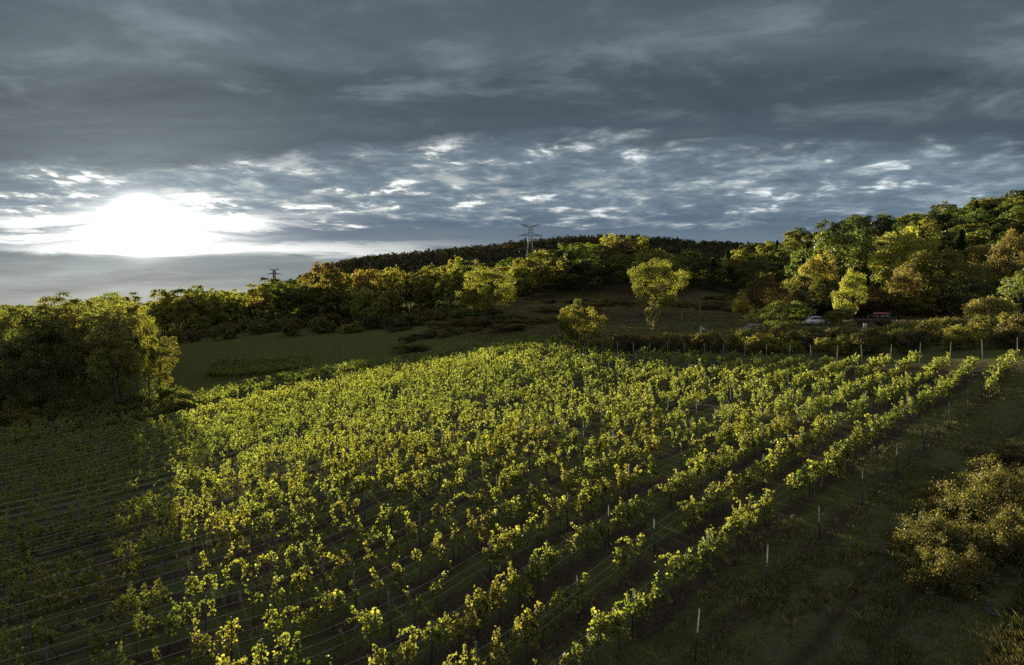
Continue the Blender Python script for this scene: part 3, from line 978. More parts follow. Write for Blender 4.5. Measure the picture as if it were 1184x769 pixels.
n10 = wood('shrub', 455, 860, 150, 262, 9.0, lambda u, Y: 1.9, ['bush'], [(BROWN, 4), ((.07, .06, .03), 3), (OLIVE, 1)],
           ['low brown scrub scattered on the open pasture', 'low dull scrub scattered on the open pasture', 'low olive scrub scattered on the open pasture'], 'scrub of the pasture', 20, maxn=44,
           keep=lambda u, Y: math.sin(u * .035 + Y * .11) > .1 and not (700 < u < 800 and Y < 200) and (Y > 178 or 470 < u < 650))
n11 = wood('shrub', 470, 640, 163, 172, 3.6, lambda u, Y: 1.7, ['bush'], [(BROWN, 3), ((.06, .055, .028), 4)],
           ['low brown bush of the dark scrub strip below the tree with the short trunk', 'low dull bush of the dark scrub strip below the tree with the short trunk'], 'scrub strip below the lone green tree', 23, maxn=22,
           keep=lambda u, Y: Y < 169)
print('trees', n1, n2, n3, n4, n5, n6, n7, n8, n9)


# --- the far wooded hill, one mass
def far_wood():
    rng = np.random.default_rng(77)
    Cs, Ss, Fc = [], [], []
    n = 4200
    Y = rng.uniform(560, 980, n)
    u = rng.uniform(250, 1000, n)
    x = (u - U0) / F_PX * Y
    z = ground(x, Y)
    ok = z > CAMZ - 6
    for i in np.nonzero(ok)[0]:
        H = rng.uniform(8, 15); W = rng.uniform(7, 11)
        con = rng.random() < .2
        m = 60
        f = rng.random(m)
        if con:
            rr = W * .33 * (1.05 - f); zz = H * (.1 + .95 * f)
        else:
            rr = W * .5 * np.sqrt(np.clip(1 - (f * 2 - 1) ** 2, 0, 1)) + .2; zz = H * (.25 + .75 * f)
        th = rng.uniform(0, 6.283, m)
        C = np.stack([x[i] + rr * np.cos(th), Y[i] + rr * np.sin(th), z[i] + zz], -1) + rng.normal(size=(m, 3)) * .5
        Cs.append(C); Ss.append(rng.uniform(1.6, 3.0, m))
        base = np.array((.040, .046, .026)) if con else np.array([(.060, .066, .032), (.078, .064, .038), (.066, .062, .034)][rng.integers(3)])
        Fc.append(base * rng.uniform(.75, 1.25, (m, 1)))
    C = np.concatenate(Cs); s = np.concatenate(Ss)
    V, Q = leaf_quads(rng, C, unit(rng.normal(size=C.shape) + np.array((0, -.3, .6))), s, .85)
    me = make_mesh('far_wood', V, Q, None, np.concatenate(Fc), M_FAR)
    o = link('far_wood', me)
    tag(o, 'dark wooded hill far behind the pylon, a mass of tiny trees', 'wood', None, 'stuff')


far_wood()

# ---------------------------------------------------------------- vineyard
def vine_leaf_colors(rng, n, warm):
    """autumn vine leaves, green to yellow with a few brown ones"""
    t = np.clip(rng.normal(warm, .28, n), 0, 1)[:, None]
    g, yv, br = np.array((.095, .125, .023)), np.array((.21, .22, .035)), np.array((.18, .12, .03))
    c = np.where(t < .6, g + (yv - g) * (t / .6), yv + (br - yv) * ((t - .6) / .4) * .6)
    return c * rng.uniform(.75, 1.25, (n, 1))


def vine_shoots(rng, vigor, length=1.1):
    """shoots of one plant in row space (x along the row): list of polylines"""
    out = []
    ns = max(2, int(rng.normal(7.6 * vigor, 1.5)))
    for k in range(ns):
        x0 = rng.uniform(-.5, .5) * length; z0 = .78 + rng.normal() * .06
        typ = rng.random()
        n = 7
        s = np.linspace(0, 1, n)
        if typ < .58:                                     # upright, tip nodding
            L = rng.uniform(.55, 1.32)
            P = np.stack([x0 + rng.normal() * .18 * s + rng.normal() * .16 * s ** 3, rng.normal() * .10 * s + rng.normal() * .16 * s ** 3, z0 + L * s - .12 * s ** 4], -1)
        elif typ < .86:                                   # arching over
            L = rng.uniform(.5, .85); w = rng.choice([-1, 1]) * rng.uniform(.4, .95)
            P = np.stack([x0 + w * s ** 1.3, rng.normal() * .38 * s ** 1.4, z0 + L * np.sin(np.minimum(s * 2.5, 2.6)) ** .9], -1)
        else:                                             # hanging low
            P = np.stack([x0 + rng.normal() * .45 * s, rng.normal() * .30 * s, z0 + .22 * s - .55 * s ** 2], -1)
        out.append(P)
    return out


def vine_leaves(rng, vigor, per, size, length=1.1):
    C, N, T = [], [], []
    for P in vine_shoots(rng, vigor, length):
        m = max(3, int(per * rng.uniform(.7, 1.25)))
        f = np.sort(rng.random(m)) * 5.999
        i = f.astype(int); a = (f - i)[:, None]
        p = P[i] * (1 - a) + P[i + 1] * a
        off = rng.normal(size=(m, 3)) * np.array((.055, .055, .045))
        C.append(p + off); N.append(unit(off * 3 + np.array((0, 0, .25)) + rng.normal(size=(m, 3)) * .55)); T.append(unit(off + np.array((0, 0, -.08))))
    return np.concatenate(C), np.concatenate(N), np.concatenate(T)


def vine_trunk_mesh(rng):
    mb = MB()
    x = rng.normal() * .08
    mb.tube([(x, 0, -.15), (x + rng.normal() * .03, rng.normal() * .02, .25), (rng.normal() * .05, rng.normal() * .02, .55), (0, 0, .76)], [.034, .028, .024, .02], 6)
    for s in (-1, 1):
        mb.tube([(0, 0, .74), (s * .2, rng.normal() * .02, .80), (s * .5, rng.normal() * .03, .80)], [.018, .014, .008], 5)
    for P in vine_shoots(rng, .6):
        mb.tube(P[::2], [.007, .006, .005, .003], 4)
    return mb.mesh('trunk', M_VWOOD)


def vigor_at(r, n):
    v = .92 + .28 * math.sin(r * .23 + n * .31) * math.sin(n * .17 - r * .11 + 1.2) + .12 * math.sin(r * .9 + n * 2.3)
    # thin stand with bare wires low in the picture left of the middle
    x, y = r * DR[0] + n * NR[0], r * DR[1] + n * NR[1]
    if n < 22: v *= 1.25
    v -= .42 * math.exp(-((x + 10) / 7) ** 2 - ((y - 29) / 8) ** 2)
    v += .18 * min(max((y - 40) / 40, 0), 1)
    return v


rngv = np.random.default_rng(21)
SP_VINE = 1.12
spots = []
posts = []
row_n = [N_OUT + ROW * k for k in range(0, 40)]
row_span = {}
for ki, n in enumerate(row_n):
    if 93.5 < n < 98.8 or n > 112: continue              # the lane between the two blocks
    rend = 73.5 if n < 62 else 88.0
    r = rend
    rr = []
    while r > -70:
        x, y = r * DR[0] + n * NR[0], r * DR[1] + n * NR[1]
        if y < 14: break
        rr.append(r); r -= SP_VINE
    rr = np.array(rr)
    x = rr * DR[0] + n * NR[0]; y = rr * DR[1] + n * NR[1]
    z = ground(x, y)
    u, v = uv_of(x, y, z + 1.0)
    ok = (u > -90) & (u < 1270) & (v < 840)
    # the grove stands where the field ends on the left
    ok &= ~((y > 96) & (u < 205))
    if not ok.any(): continue
    rmin = rr[ok].min()
    row_span[ki] = (n, rmin - 1.0, rend)
    gap = 0
    for a, b, c_, d_ in zip(rr[ok], x[ok], y[ok], z[ok]):
        vg = vigor_at(a, n) * rngv.uniform(.62, 1.28)
        if ki == 0:
            vg = 0.9 if a > 63 else 0.0
        if ki == 1: vg *= .95 if a > 22 else .7
        gap = gap - 1 if gap > 0 else (rngv.integers(1, 4) if rngv.random() < .035 else 0)
        if ki in (1, 2, 3) and a > 26: gap, vg = 0, max(vg, .85)
        if rngv.random() < (.11 if b < 50 else .07) or vg < .25 or gap > 0: continue
        jn = rngv.normal() * .10
        spots.append((c_ + jn * NR[1], b + jn * NR[0], d_, a, n, vg))
    rp = rend
    while rp > rmin - 1:
        px, py = rp * DR[0] + n * NR[0], rp * DR[1] + n * NR[1]
        if rp == rend:
            px, py = px + 1.5 * DR[0], py + 1.5 * DR[1]
        posts.append((py, px, gz(px, py), rp, n))
        rp -= 5.3

spots.sort(key=lambda s: s[0] ** 2 + s[1] ** 2)
print('vines', len(spots), 'posts', len(posts))
ROWANG = math.atan2(DR[1], DR[0])

# individual vines: the 300 nearest ones
NV = 300
VP = []
for i in range(26):
    rg = np.random.default_rng(400 + i)
    vg = .55 + .75 * (i % 13) / 12
    C, N, T = vine_leaves(rg, vg, 58, .1)
    sz = .048 + .085 * rg.random(len(C)) ** 1.3
    V, Q = leaf_lobed(rg, C, N, sz, T)
    fc = np.repeat(vine_leaf_colors(rg, len(C), rg.uniform(.10, .36)), 2, 0)
    VP.append((vg, vine_trunk_mesh(rg), make_mesh('foliage', V, Q, None, fc, M_VINE)))


def in_shade(u, v):
    return u < 205


def seen(s):
    u, v = uv_of(s[1], s[0], s[2] + 1.2)
    return -5 < u < 1189 and v < 790


inds = [s for s in spots if seen(s)][:NV]
rest_ids = set(id(s) for s in inds)
for s in inds:
    y, x, z, r, n, vg = s
    cand = sorted(VP, key=lambda p: abs(p[0] - vg) + rngv.random() * .25)[0]
    u, v = uv_of(x, y, z + 1.2)
    left = u < 205
    lab = 'green and yellow grapevine in the shaded lower left rows under the hazy grove' if left else 'sunlit green and yellow grapevine trained on wires in the near rows'
    o = thing('grapevine', lab, 'grapevine', (x, y, z), ROWANG + (math.pi if rngv.random() < .5 else 0), 'grapevines of the shaded rows' if left else 'grapevines of the near rows',
              (rngv.uniform(.95, 1.1), rngv.uniform(.9, 1.25), rngv.uniform(.88, 1.14)))
    link('trunk', cand[1], o)
    f = link('foliage', cand[2], o)
    wv = rngv.random()
    f.color = (1 + .28 * wv * rngv.random(), 1 - .05 * wv, 1 - .2 * wv, 1)

# all vines farther off, one mass
Vs, Qs, Fs = [], [], []
nv = 0
tm = MB()
for s in spots:
    if id(s) in rest_ids: continue
    y, x, z, r, n, vg = s
    d = math.hypot(x, y)
    lod = 0.090 * min(max(d / 52, 1.0), 2.2)
    per = 34 / min(max(d / 55, .9), 1.9)
    C, N, T = vine_leaves(rngv, vg * 1.05, per, lod)
    sgn = 1 if rngv.random() < .5 else -1
    sc = rngv.uniform(.88, 1.12) * (.88 if r > 62 and n < 62 else 1)
    C = C * np.array((1.05, 1.1, sc))
    W3 = np.stack([x + sgn * (C[:, 0] * DR[0] + C[:, 1] * NR[0]), y + sgn * (C[:, 0] * DR[1] + C[:, 1] * NR[1]), z + C[:, 2]], -1)
    V, Q = leaf_quads(rngv, W3, N, lod * rngv.uniform(.8, 1.5, len(C)), .9)
    Vs.append(V); Qs.append(Q + nv); nv += len(V)
    wv = .24 + .14 * math.sin(r * .07 + n * .13) + rngv.normal() * .10
    Fs.append(vine_leaf_colors(rngv, len(C), wv))
    if d < 75:
        tm.tube([(x, y, z - .1), (x + rngv.normal() * .03, y, z + .75)], [.03, .022], 4)
me = make_mesh('vine_rows', np.concatenate(Vs), np.concatenate(Qs), None, np.concatenate(Fs), M_VINE)
vr = tag(link('vine_rows', me), 'mass of yellow-green vine rows covering the far part of the vineyard', 'vines', None, 'stuff')
if tm.V:
    link('vine_trunks', tm.mesh('vine_trunks', M_VWOOD), vr)['kind'] = 'stuff'

# a second small plot of vines in the hollow beyond the vineyard
Vs, Qs, Fs, nv = [], [], [], 0
for k in range(9):
    for j in range(46):
        u = 238 + j * 2.4 + k * 1.5 + rngv.normal() * .6; Y = 138 + k * 3.0 - j * .05
        x = X_at(u, Y)
        z = gz(x, Y)
        C, N, T = vine_leaves(rngv, 1.0, 8, .2)
        W3 = np.stack([x + C[:, 0], Y + C[:, 1], z + C[:, 2]], -1)
        V, Q = leaf_quads(rngv, W3, N, .26 * rngv.uniform(.8, 1.4, len(C)), .9)
        Vs.append(V); Qs.append(Q + nv); nv += len(V); Fs.append(vine_leaf_colors(rngv, len(C), .25))
me = make_mesh('vine_plot', np.concatenate(Vs), np.concatenate(Qs), None, np.concatenate(Fs), M_VINE)
tag(link('vine_plot', me), 'small hazy plot of vines in the dark hollow beyond the left crest', 'vines', None, 'stuff')

# trellis posts: C-section steel posts, each one a thing (the 300 that show largest)
def post_mesh(H, mat=None):
    mb = MB()
    w, dpt, th = .058, .04, .006
    mb.box((0, 0, H / 2 - .2), (w, th, H + .4))
    mb.box((-w / 2 + th / 2, dpt / 2 + .001, H / 2 - .2), (th, dpt, H + .4))
    mb.box((w / 2 - th / 2, dpt / 2 + .001, H / 2 - .2), (th, dpt, H + .4))
    for z in (.75, 1.1, 1.45, H - .08):
        mb.box((-w / 2 - .008, .012, z), (.016, .012, .02))
        mb.box((w / 2 + .008, .012, z), (.016, .012, .02))
    return mb.mesh('trellis_post', mat or M_POST)


M_POST_PALE = mat_noise('pale_galvanised_steel', (.17, .175, .18), (.27, .275, .28), 9.0, .7, .1, .05, (1, 1, .3), .4)
PM = [post_mesh(h) for h in (1.78, 1.88, 1.98)]
PH = post_mesh(2.2, M_POST_PALE)
posts = [p for p in posts if -20 < uv_of(p[1], p[0], p[2] + 1.5)[0] < 1204 and uv_of(p[1], p[0], p[2] + 1.9)[1] < 775]
posts.sort(key=lambda p: math.hypot(p[0], p[1]) - (1000 if (abs(p[3] - 73.5) < .1 and p[4] < 62) else 0) - (1000 if abs(p[4] - N_OUT) < .1 else 0))
pm_rest = MB()
for k, (y, x, z, r, n) in enumerate(posts):
    if k < 296:
        head = abs(r - 73.5) < .1 and n < 62
        outer = abs(n - N_OUT) < .1
        corner = head and outer
        if corner: lab, gr = 'thin grey steel post at the far right corner of the vineyard', None
        elif head: lab, gr = 'pale steel end post sticking up along the back edge of the vineyard', 'end posts along the back edge'
        elif outer: lab, gr = 'bare steel post standing free of vines beside the grassy track', 'posts beside the track'
        else: lab, gr = 'thin grey steel trellis post among the vines', 'trellis posts among the vines'
        o = link('trellis_post', PH if head else PM[k % 3])
        o.location = (x, y, z)
        o.rotation_euler = (R(rngv.normal() * 2.2), R(rngv.normal() * 2.2), ROWANG + R(90))
        tag(o, lab, 'post', gr)
    else:
        pm_rest.box((x, y, z + .9), (.06, .05, 1.85))
if pm_rest.V:
    tag(link('far_trellis_posts', pm_rest.mesh('far_trellis_posts', M_POST)), 'row after row of tiny steel posts in the far vineyard', 'posts', None, 'stuff')

# wires: each wire of each row
for ki, (n, r0, r1) in row_span.items():
    rs = np.arange(r0, r1 + .01, 2.65)
    x = rs * DR[0] + n * NR[0]; y = rs * DR[1] + n * NR[1]
    z = ground(x, y)
    if ki == 0: continue
    for h in ((.80, 1.20, 1.62) if n < 60 else (.8, 1.62)):
        sag = -.025 * np.abs(np.sin((r1 - rs) / 5.3 * math.pi))
        mb = MB()
        mb.tube(np.stack([x, y, z + h + sag], -1), .0045, 4)
        o = link('trellis_wire', mb.mesh('trellis_wire', M_WIRE))
        tag(o, 'thin bright steel wire strung from post to post along a vine row', 'wire', 'trellis wires of the vineyard')

# ---------------------------------------------------------------- bank at the lower right: bramble and stones
def bramble(seed, H, W, nleaf, leaf, canes=150):
    """thicket of arching canes with small leaves, ragged outline"""
    rng = np.random.default_rng(seed)
    mb = MB()
    Cs, Ns, Fs = [], [], []
    s = np.linspace(0, 1, 9)
    top = lambda x, y: H * (.62 + .24 * math.sin(x * 2.1 + seed) * math.cos(y * 2.7 + seed * .7) + .14 * math.sin(x * 5.3 - y * 4.1)) * max(.25, 1 - (2 * math.hypot(x, y) / W) ** 2.6)
    for k in range(canes):
        r0 = W * .46 * rng.random() ** .6; th = rng.uniform(0, 6.283)
        b = np.array((r0 * math.cos(th), r0 * math.sin(th)))
        h = top(*b) * rng.uniform(.55, 1.12) + .12
        dirn = rng.normal(size=2) * .35 + b / (W * .7)
        L = rng.uniform(.35, 1.0) * W * .3
        z = h * np.sin(s * rng.uniform(1.7, 2.5)) ** .85
        P = np.stack([b[0] + dirn[0] * L * s ** 1.4, b[1] + dirn[1] * L * s ** 1.4, np.maximum(z, .02)], -1)
        P[1:, :2] += np.cumsum(rng.normal(size=(8, 2)) * .02, 0)
        mb.tube(P[::2], [.011, .009, .007, .005, .003], 4)
        m = int(nleaf / canes * rng.uniform(.4, 1.7))
        f = (rng.random(m) ** .7) * 7.999
        i = f.astype(int); a = (f - i)[:, None]
        off = rng.normal(size=(m, 3)) * .085 * np.where(rng.random((m, 1)) < .2, 1.8, 1)
        Cs.append(P[i] * (1 - a) + P[i + 1] * a + off)
        Ns.append(unit(off * 6 + np.array((0, 0, .4)) + rng.normal(size=(m, 3)) * .7))
        t = min(max(rng.normal(.35, .3), 0), 1)
        base = np.array((.85, 1.0, .8)) * (1 - t) + np.array((1.25, 1.05, .85)) * t
        Fs.append(base * rng.uniform(.6, 1.35, (m, 1)) * rng.uniform(.7, 1.2))
    C = np.concatenate(Cs); C[:, 2] = np.maximum(C[:, 2], .02)
    V, Q = leaf_quads(rng, C, np.concatenate(Ns), leaf * rng.uniform(.6, 1.4, len(C)), .72)
    return mb.mesh('stems', M_BARK), make_mesh('foliage', V, Q, None, np.concatenate(Fs), M_TREE), (H, W)


BR = [bramble(500 + i, 2.0, 3.8, 24000, .068) for i in range(4)]
for k, (u, vt, Y, w, c, lab) in enumerate([
        (1098, 588, 28.0, 104, (.115, .10, .036), 'yellow-brown bramble at the near left foot of the bank beside the track'),
        (1150, 548, 30.5, 125, (.125, .108, .038), 'thick bramble in the middle of the bank with a sunlit crown'),
        (1190, 528, 34.0, 120, (.115, .10, .038), 'bramble at the right edge higher on the bank'),
        (1132, 545, 34.5, 100, (.13, .112, .042), 'low sunlit bramble along the upper side of the track'),
        (1176, 507, 40.0, 96, (.105, .095, .045), 'greyish brown dry bramble at the top of the bank'),
        (1205, 590, 27.5, 110, (.10, .09, .036), 'dark bramble cut off by the right edge above the stones'),
        (1105, 628, 25.6, 90, (.105, .092, .03), 'small yellow bramble hanging over the dark foot of the bank'),
        (1160, 592, 27.0, 96, (.10, .088, .03), 'dull bramble in the hollow just above the tumbled stones'),
        (1168, 536, 32.5, 96, (.125, .108, .045), 'pale dry bramble behind the thick one in the middle of the bank')]):
    tr = plant('', 'bramble_shrub', u, Y, lab, c, vtop=vt, wpx=w, proto=BR[k % 4], cat='shrub')


def rock_mesh(seed, s):
    rng = np.random.default_rng(seed)
    import bmesh
    bm = bmesh.new()
    bmesh.ops.create_icosphere(bm, subdivisions=3, radius=1)
    pl = [(unit(rng.normal(size=3)), rng.uniform(.45, .85)) for _ in range(9)]
    for v in bm.verts:
        p = np.array(v.co)
        for nrm, dd in pl:
            e = p @ nrm - dd
            if e > 0: p = p - nrm * e
        p *= np.array(s)
        v.co = p + rng.normal(size=3) * .012 * min(s)
    me = bpy.data.meshes.new('rock'); bm.to_mesh(me); bm.free()
    me.materials.append(M_STONE)
    return me


RK = [rock_mesh(600 + i, (.30, .22, .18)) for i in range(5)]
rk = random.Random(8)
for k in range(14):
    u = rk.uniform(1148, 1205); Y = rk.uniform(23.2, 26.5)
    x = X_at(u, Y); z = gz(x, Y)
    o = link('rock', RK[k % 5]); o.location = (x, Y, z - .02)
    s = rk.uniform(.5, 1.3); o.scale = (s, s, s * rk.uniform(.8, 1.2)); o.rotation_euler = (rk.uniform(-.3, .3), rk.uniform(-.3, .3), rk.uniform(0, 6))
    tag(o, 'dark grey field stone tumbled on the bank below the bramble', 'rock', 'stones tumbled on the bank')
x, y, z = X_at(1157, 25.4), 25.4, gz(X_at(1157, 25.4), 25.4) + .08
blk = rock_mesh(640, (.34, .2, .16)); o = link('stone_block', blk); o.location = (x, y, z); o.rotation_euler = (.1, 0, .1)
tag(o, 'squared stone block lying at the foot of the bramble among the tumbled stones', 'stone')
for k, (u, dY, s) in enumerate([(722, 0, 1.0), (728, 1.2, 1.5), (734, .3, 1.7), (740, 1.0, 1.4), (744, -.3, 1.0), (731, -1.0, 1.0), (737, -1.2, 1.1)]):
    Y = 165 + dY; x = X_at(u, Y)
    o = link('boulder', RK[k % 5]); o.location = (x, Y, gz(x, Y) + .18 * s); o.scale = (s * 2.4, s * 2.4, s * 3.0); o.rotation_euler = (0, .1, k * 1.3)
    tag(o, 'dark boulder in the heap of rocks on the brown pasture', 'boulder', 'heap of rocks on the pasture')
x = X_at(1093, 38.5)
o = link('rock', RK[2]); o.location = (x, 38.5, gz(x, 38.5) + .05); o.scale = (1.1, .9, .8)
tag(o, 'single pale flat stone lying on the track near the free posts', 'rock')

# ---------------------------------------------------------------- vehicles and small things behind the hedge
def paint(name, c, rough=.35, spec=.5):
    m = bpy.data.materials.new(name); m.use_nodes = True
    t = NT(m.node_tree)
    tc = t.n('ShaderNodeTexCoord')
    nz = t.noise(tc.outputs['Object'], 3.0, 5)
    p = t.n('ShaderNodeBsdfPrincipled')
    t.link(t.mix(t.smooth(nz, .4, .7), rgb(c), rgb(tuple(v * .8 for v in c))), p.inputs['Base Color'])
    p.inputs['Roughness'].default_value = rough
    p.inputs['Specular IOR Level'].default_value = spec
    o = t.n('ShaderNodeOutputMaterial'); t.link(p.outputs[0], o.inputs[0])
    return m


M_WHITE, M_SILVER, M_RED = paint('white_paint', (.62, .63, .64), .5, .3), paint('silver_paint', (.16, .165, .17), .75, .2), paint('faded_red_paint', (.34, .10, .09), .6)
M_BROWNP = paint('rusty_brown_paint', (.06, .036, .026), .8)
M_GLASS = paint('window_glass', (.05, .07, .075), .08, .8)
M_TYRE = paint('tyre_rubber', (.02, .02, .02), .9)
M_STEEL = paint('rim_steel', (.35, .35, .36), .4)
M_LAMP = paint('lamp_glass', (.6, .58, .5), .15)
M_PINK = mat_noise('bleached_wood', (.36, .27, .24), (.52, .42, .38), 4, .9, 0, .3, (1, 1, .3))
M_BARREL = paint('white_plastic', (.42, .42, .40), .7, .2)


def extrude_profile(P, y0, y1, mat, name, inset=0.0):
    """side profile (x, z) extruded across the car"""
    P = np.asarray(P, float); n = len(P)
    c = P.mean(0)
    ys = [y0, y0 + .12, y1 - .12, y1] if inset else [y0, y1]
    ins = [1 - inset, 1, 1, 1 - inset] if inset else [1, 1]
    V = np.concatenate([np.stack([c[0] + (P[:, 0] - c[0]) * k, np.full(n, yy), c[1] + (P[:, 1] - c[1]) * k], -1) for yy, k in zip(ys, ins)])
    Q = []
    for a in range(len(ys) - 1):
        for j in range(n):
            k = (j + 1) % n
            Q.append((a * n + j, a * n + k, (a + 1) * n + k, (a + 1) * n + j))
    V = np.concatenate([V, [(c[0], y0, c[1]), (c[0], y1, c[1])]])
    T = [((j + 1) % n, j, len(V) - 2) for j in range(n)] + [((len(ys) - 1) * n + j, (len(ys) - 1) * n + (j + 1) % n, len(V) - 1) for j in range(n)]
    return make_mesh(name, V, Q, T, None, mat)


def wheel(parent, x, y, rad=.31):
    mb = MB(); th = np.linspace(0, 2 * math.pi, 17)
    ring = lambda rd, yy: np.stack([np.cos(th[:-1]) * rd, np.full(16, yy), np.sin(th[:-1]) * rd], -1)
    V = np.concatenate([ring(rad * .62, -.09), ring(rad * .94, -.09), ring(rad, -.05), ring(rad, .05), ring(rad * .94, .09), ring(rad * .62, .09)])
    i = np.arange(5)[:, None] * 16; j = np.arange(16)[None]; k = (j + 1) % 16
    mb.add(V, np.stack([i + j, i + k, i + 16 + k, i + 16 + j], -1).reshape(-1, 4))
    w = bpy.data.objects.new('wheel', None); COL.objects.link(w); w.parent = parent; w.location = (x, y, rad)
    link('tyre', mb.mesh('tyre', M_TYRE), w)
    m2 = MB(); m2.tube([(0, -.07, 0), (0, .07, 0)], rad * .61, 14)
    link('rim', m2.mesh('rim', M_STEEL), w)


def build_car(label, loc, rz, mat):
    root = thing('parked_car', label, 'car', loc, rz)
    body = [(-2.1, .32), (2.05, .32), (2.12, .55), (2.0, .78), (1.1, .92), (-1.95, .95), (-2.12, .75)]
    link('body', extrude_profile(body, -.85, .85, mat, 'body', .04), root)
    cab = [(1.05, .925), (.35, 1.42), (-.1, 1.48), (-1.4, 1.46), (-1.9, .955)]
    link('cabin', extrude_profile(cab, -.74, .74, mat, 'cabin', .05), root)
    for s in (-1, 1):
        for pts_ in ([(.80, .98), (.32, 1.35), (-.25, 1.40), (-.25, .98)], [(-.33, .98), (-.33, 1.40), (-1.30, 1.38), (-1.62, .98)]):
            V = np.array([(a, s * .752, b) for a, b in pts_] + [(a, s * .765, b) for a, b in pts_])
            link('window', make_mesh('window', V, [(0, 1, 2, 3), (4, 5, 6, 7), (0, 1, 5, 4), (1, 2, 6, 5), (2, 3, 7, 6), (3, 0, 4, 7)], None, None, M_GLASS), root)
    mb = MB(); sl = math.atan2(.5, -.7)
    V = np.array([(1.06, -.66, .97), (1.06, .66, .97), (.43, .60, 1.40), (.43, -.60, 1.40)]); V2 = V + np.array((.02, 0, .02))
    link('windscreen', make_mesh('windscreen', np.concatenate([V, V2]), [(3, 2, 1, 0), (4, 5, 6, 7), (0, 1, 5, 4), (1, 2, 6, 5), (2, 3, 7, 6), (3, 0, 4, 7)], None, None, M_GLASS), root)
    for s in (-1, 1):
        h = MB(); h.box((2.06, s * .62, .66), (.10, .30, .14)); link('headlight', h.mesh('headlight', M_LAMP), root)
        for xx in (-1.3, 1.3): wheel(root, xx, s * .78)
    return root


Yc = 122; xc = X_at(944, Yc)
build_car('white car parked behind the low layered green tree, its roof showing', (xc, Yc, gz(xc, Yc)), R(8), M_WHITE).scale = (1, 1, 1.12)
Yc = 114; xc = X_at(870, Yc)
build_car('silver car half hidden by the hedge left of the low layered green tree', (xc, Yc, gz(xc, Yc)), R(-160), M_SILVER)
# old truck with a red cab roof
Yc = 112; xc = X_at(1016, Yc)
zc_ = gz(xc, Yc) - .05
tk = thing('old_truck', 'old brown truck with a faded red cab roof half hidden in the shrubs', 'truck', (xc, Yc, zc_), R(4))
link('cab', extrude_profile([(-.3, .5), (1.6, .5), (1.65, 1.2), (1.5, 1.35), (1.3, 2.12), (-.25, 2.15)], -.9, .9, M_BROWNP, 'cab', .03), tk)
link('cab_roof', extrude_profile([(-.42, 2.16), (1.42, 2.13), (1.30, 2.30), (.9, 2.38), (-.2, 2.38), (-.42, 2.28)], -.98, .98, M_RED, 'cab_roof', .05), tk)
for s in (-1, 1):
    for a, b in ((-.12, .50), (.60, 1.22)):
        mb = MB(); mb.box(((a + b) / 2, s * .908, 1.72), (b - a, .02, .62)); link('window', mb.mesh('window', M_GLASS), tk)
mb = MB(); mb.box((-2.0, 0, .82), (3.3, 1.9, .14))
for s in (-1, 1): mb.box((-2.0, s * .93, 1.12), (3.3, .05, .44))
mb.box((-3.62, 0, 1.12), (.05, 1.8, .44)); link('load_bed', mb.mesh('load_bed', M_BROWNP), tk)
mb = MB(); mb.box((-1.35, -.6, 1.93), (1.9, .22, .05)); link('plank', mb.mesh('plank', M_WOOD), tk)
mb = MB(); mb.tube([(-.6, -.6, .8), (-.6, -.6, 1.92)], .04, 6); mb.tube([(-2.2, -.6, .8), (-2.2, -.6, 1.92)], .04, 6); link('plank_rack', mb.mesh('plank_rack', M_WOOD), tk)
for s in (-1, 1):
    for xx in (-2.7, .9): wheel(tk, xx, s * .80, .42)
# white barrels by the truck
for u, Y, v, lab in ((1000, 108, 375, 'lower white plastic barrel beside the truck'), (1000.5, 113, 368, 'upper white plastic barrel behind the other one beside the truck')):
    x = X_at(u, Y); z = gz(x, Y)
    mb = MB(); zz = np.array((0, .06, .3, .34, .6, .64, .86, .9)); mb.tube(np.stack([zz * 0, zz * 0, zz], -1), [.24, .29, .29, .31, .31, .29, .29, .24], 14)
    o = link('plastic_barrel', mb.mesh('plastic_barrel', M_BARREL, False)); o.location = (x, Y, z)
    tag(o, lab, 'barrel')
# bleached trunk stub
x = X_at(810.5, 103); z = gz(x, 103)
mb = MB(); mb.tube([(0, 0, -.2), (.02, 0, .6), (-.05, 0, 1.1), (.02, 0, 1.38)], [.22, .18, .16, .10], 8)
mb.tube([(-.03, 0, 1.1), (.4, 0, 1.18), (.9, 0, .98)], [.14, .11, .05], 6)
o = link('tree_stump', mb.mesh('tree_stump', M_PINK)); o.location = (x, 103, z); o.scale = (1, 1, 2.0); tag(o, 'bleached pinkish trunk stub with one side limb in the hedge', 'stump')
# wooden stakes on the pasture
for u, v0, v1, Y, lab in ((809, 350, 360, 150, 'upright weathered wooden stake on the pasture above the bleached stub'), (788, 362, 368, 142, 'short wooden stake on the pasture left of the taller one'),
                          (226, 0, 0, 0, '')):
    if not Y: continue
    x = X_at(u, Y); z = gz(x, Y)
    h = max(at(u, v0, Y)[2] - z, .9)
    mb = MB(); mb.tube([(0, 0, -.2), (.02, 0, h * .6), (.03, 0, h)], [.09, .08, .07], 6)
    o = link('wooden_stake', mb.mesh('wooden_stake', M_WOOD)); o.location = (x, Y, z); tag(o, lab, 'stake')

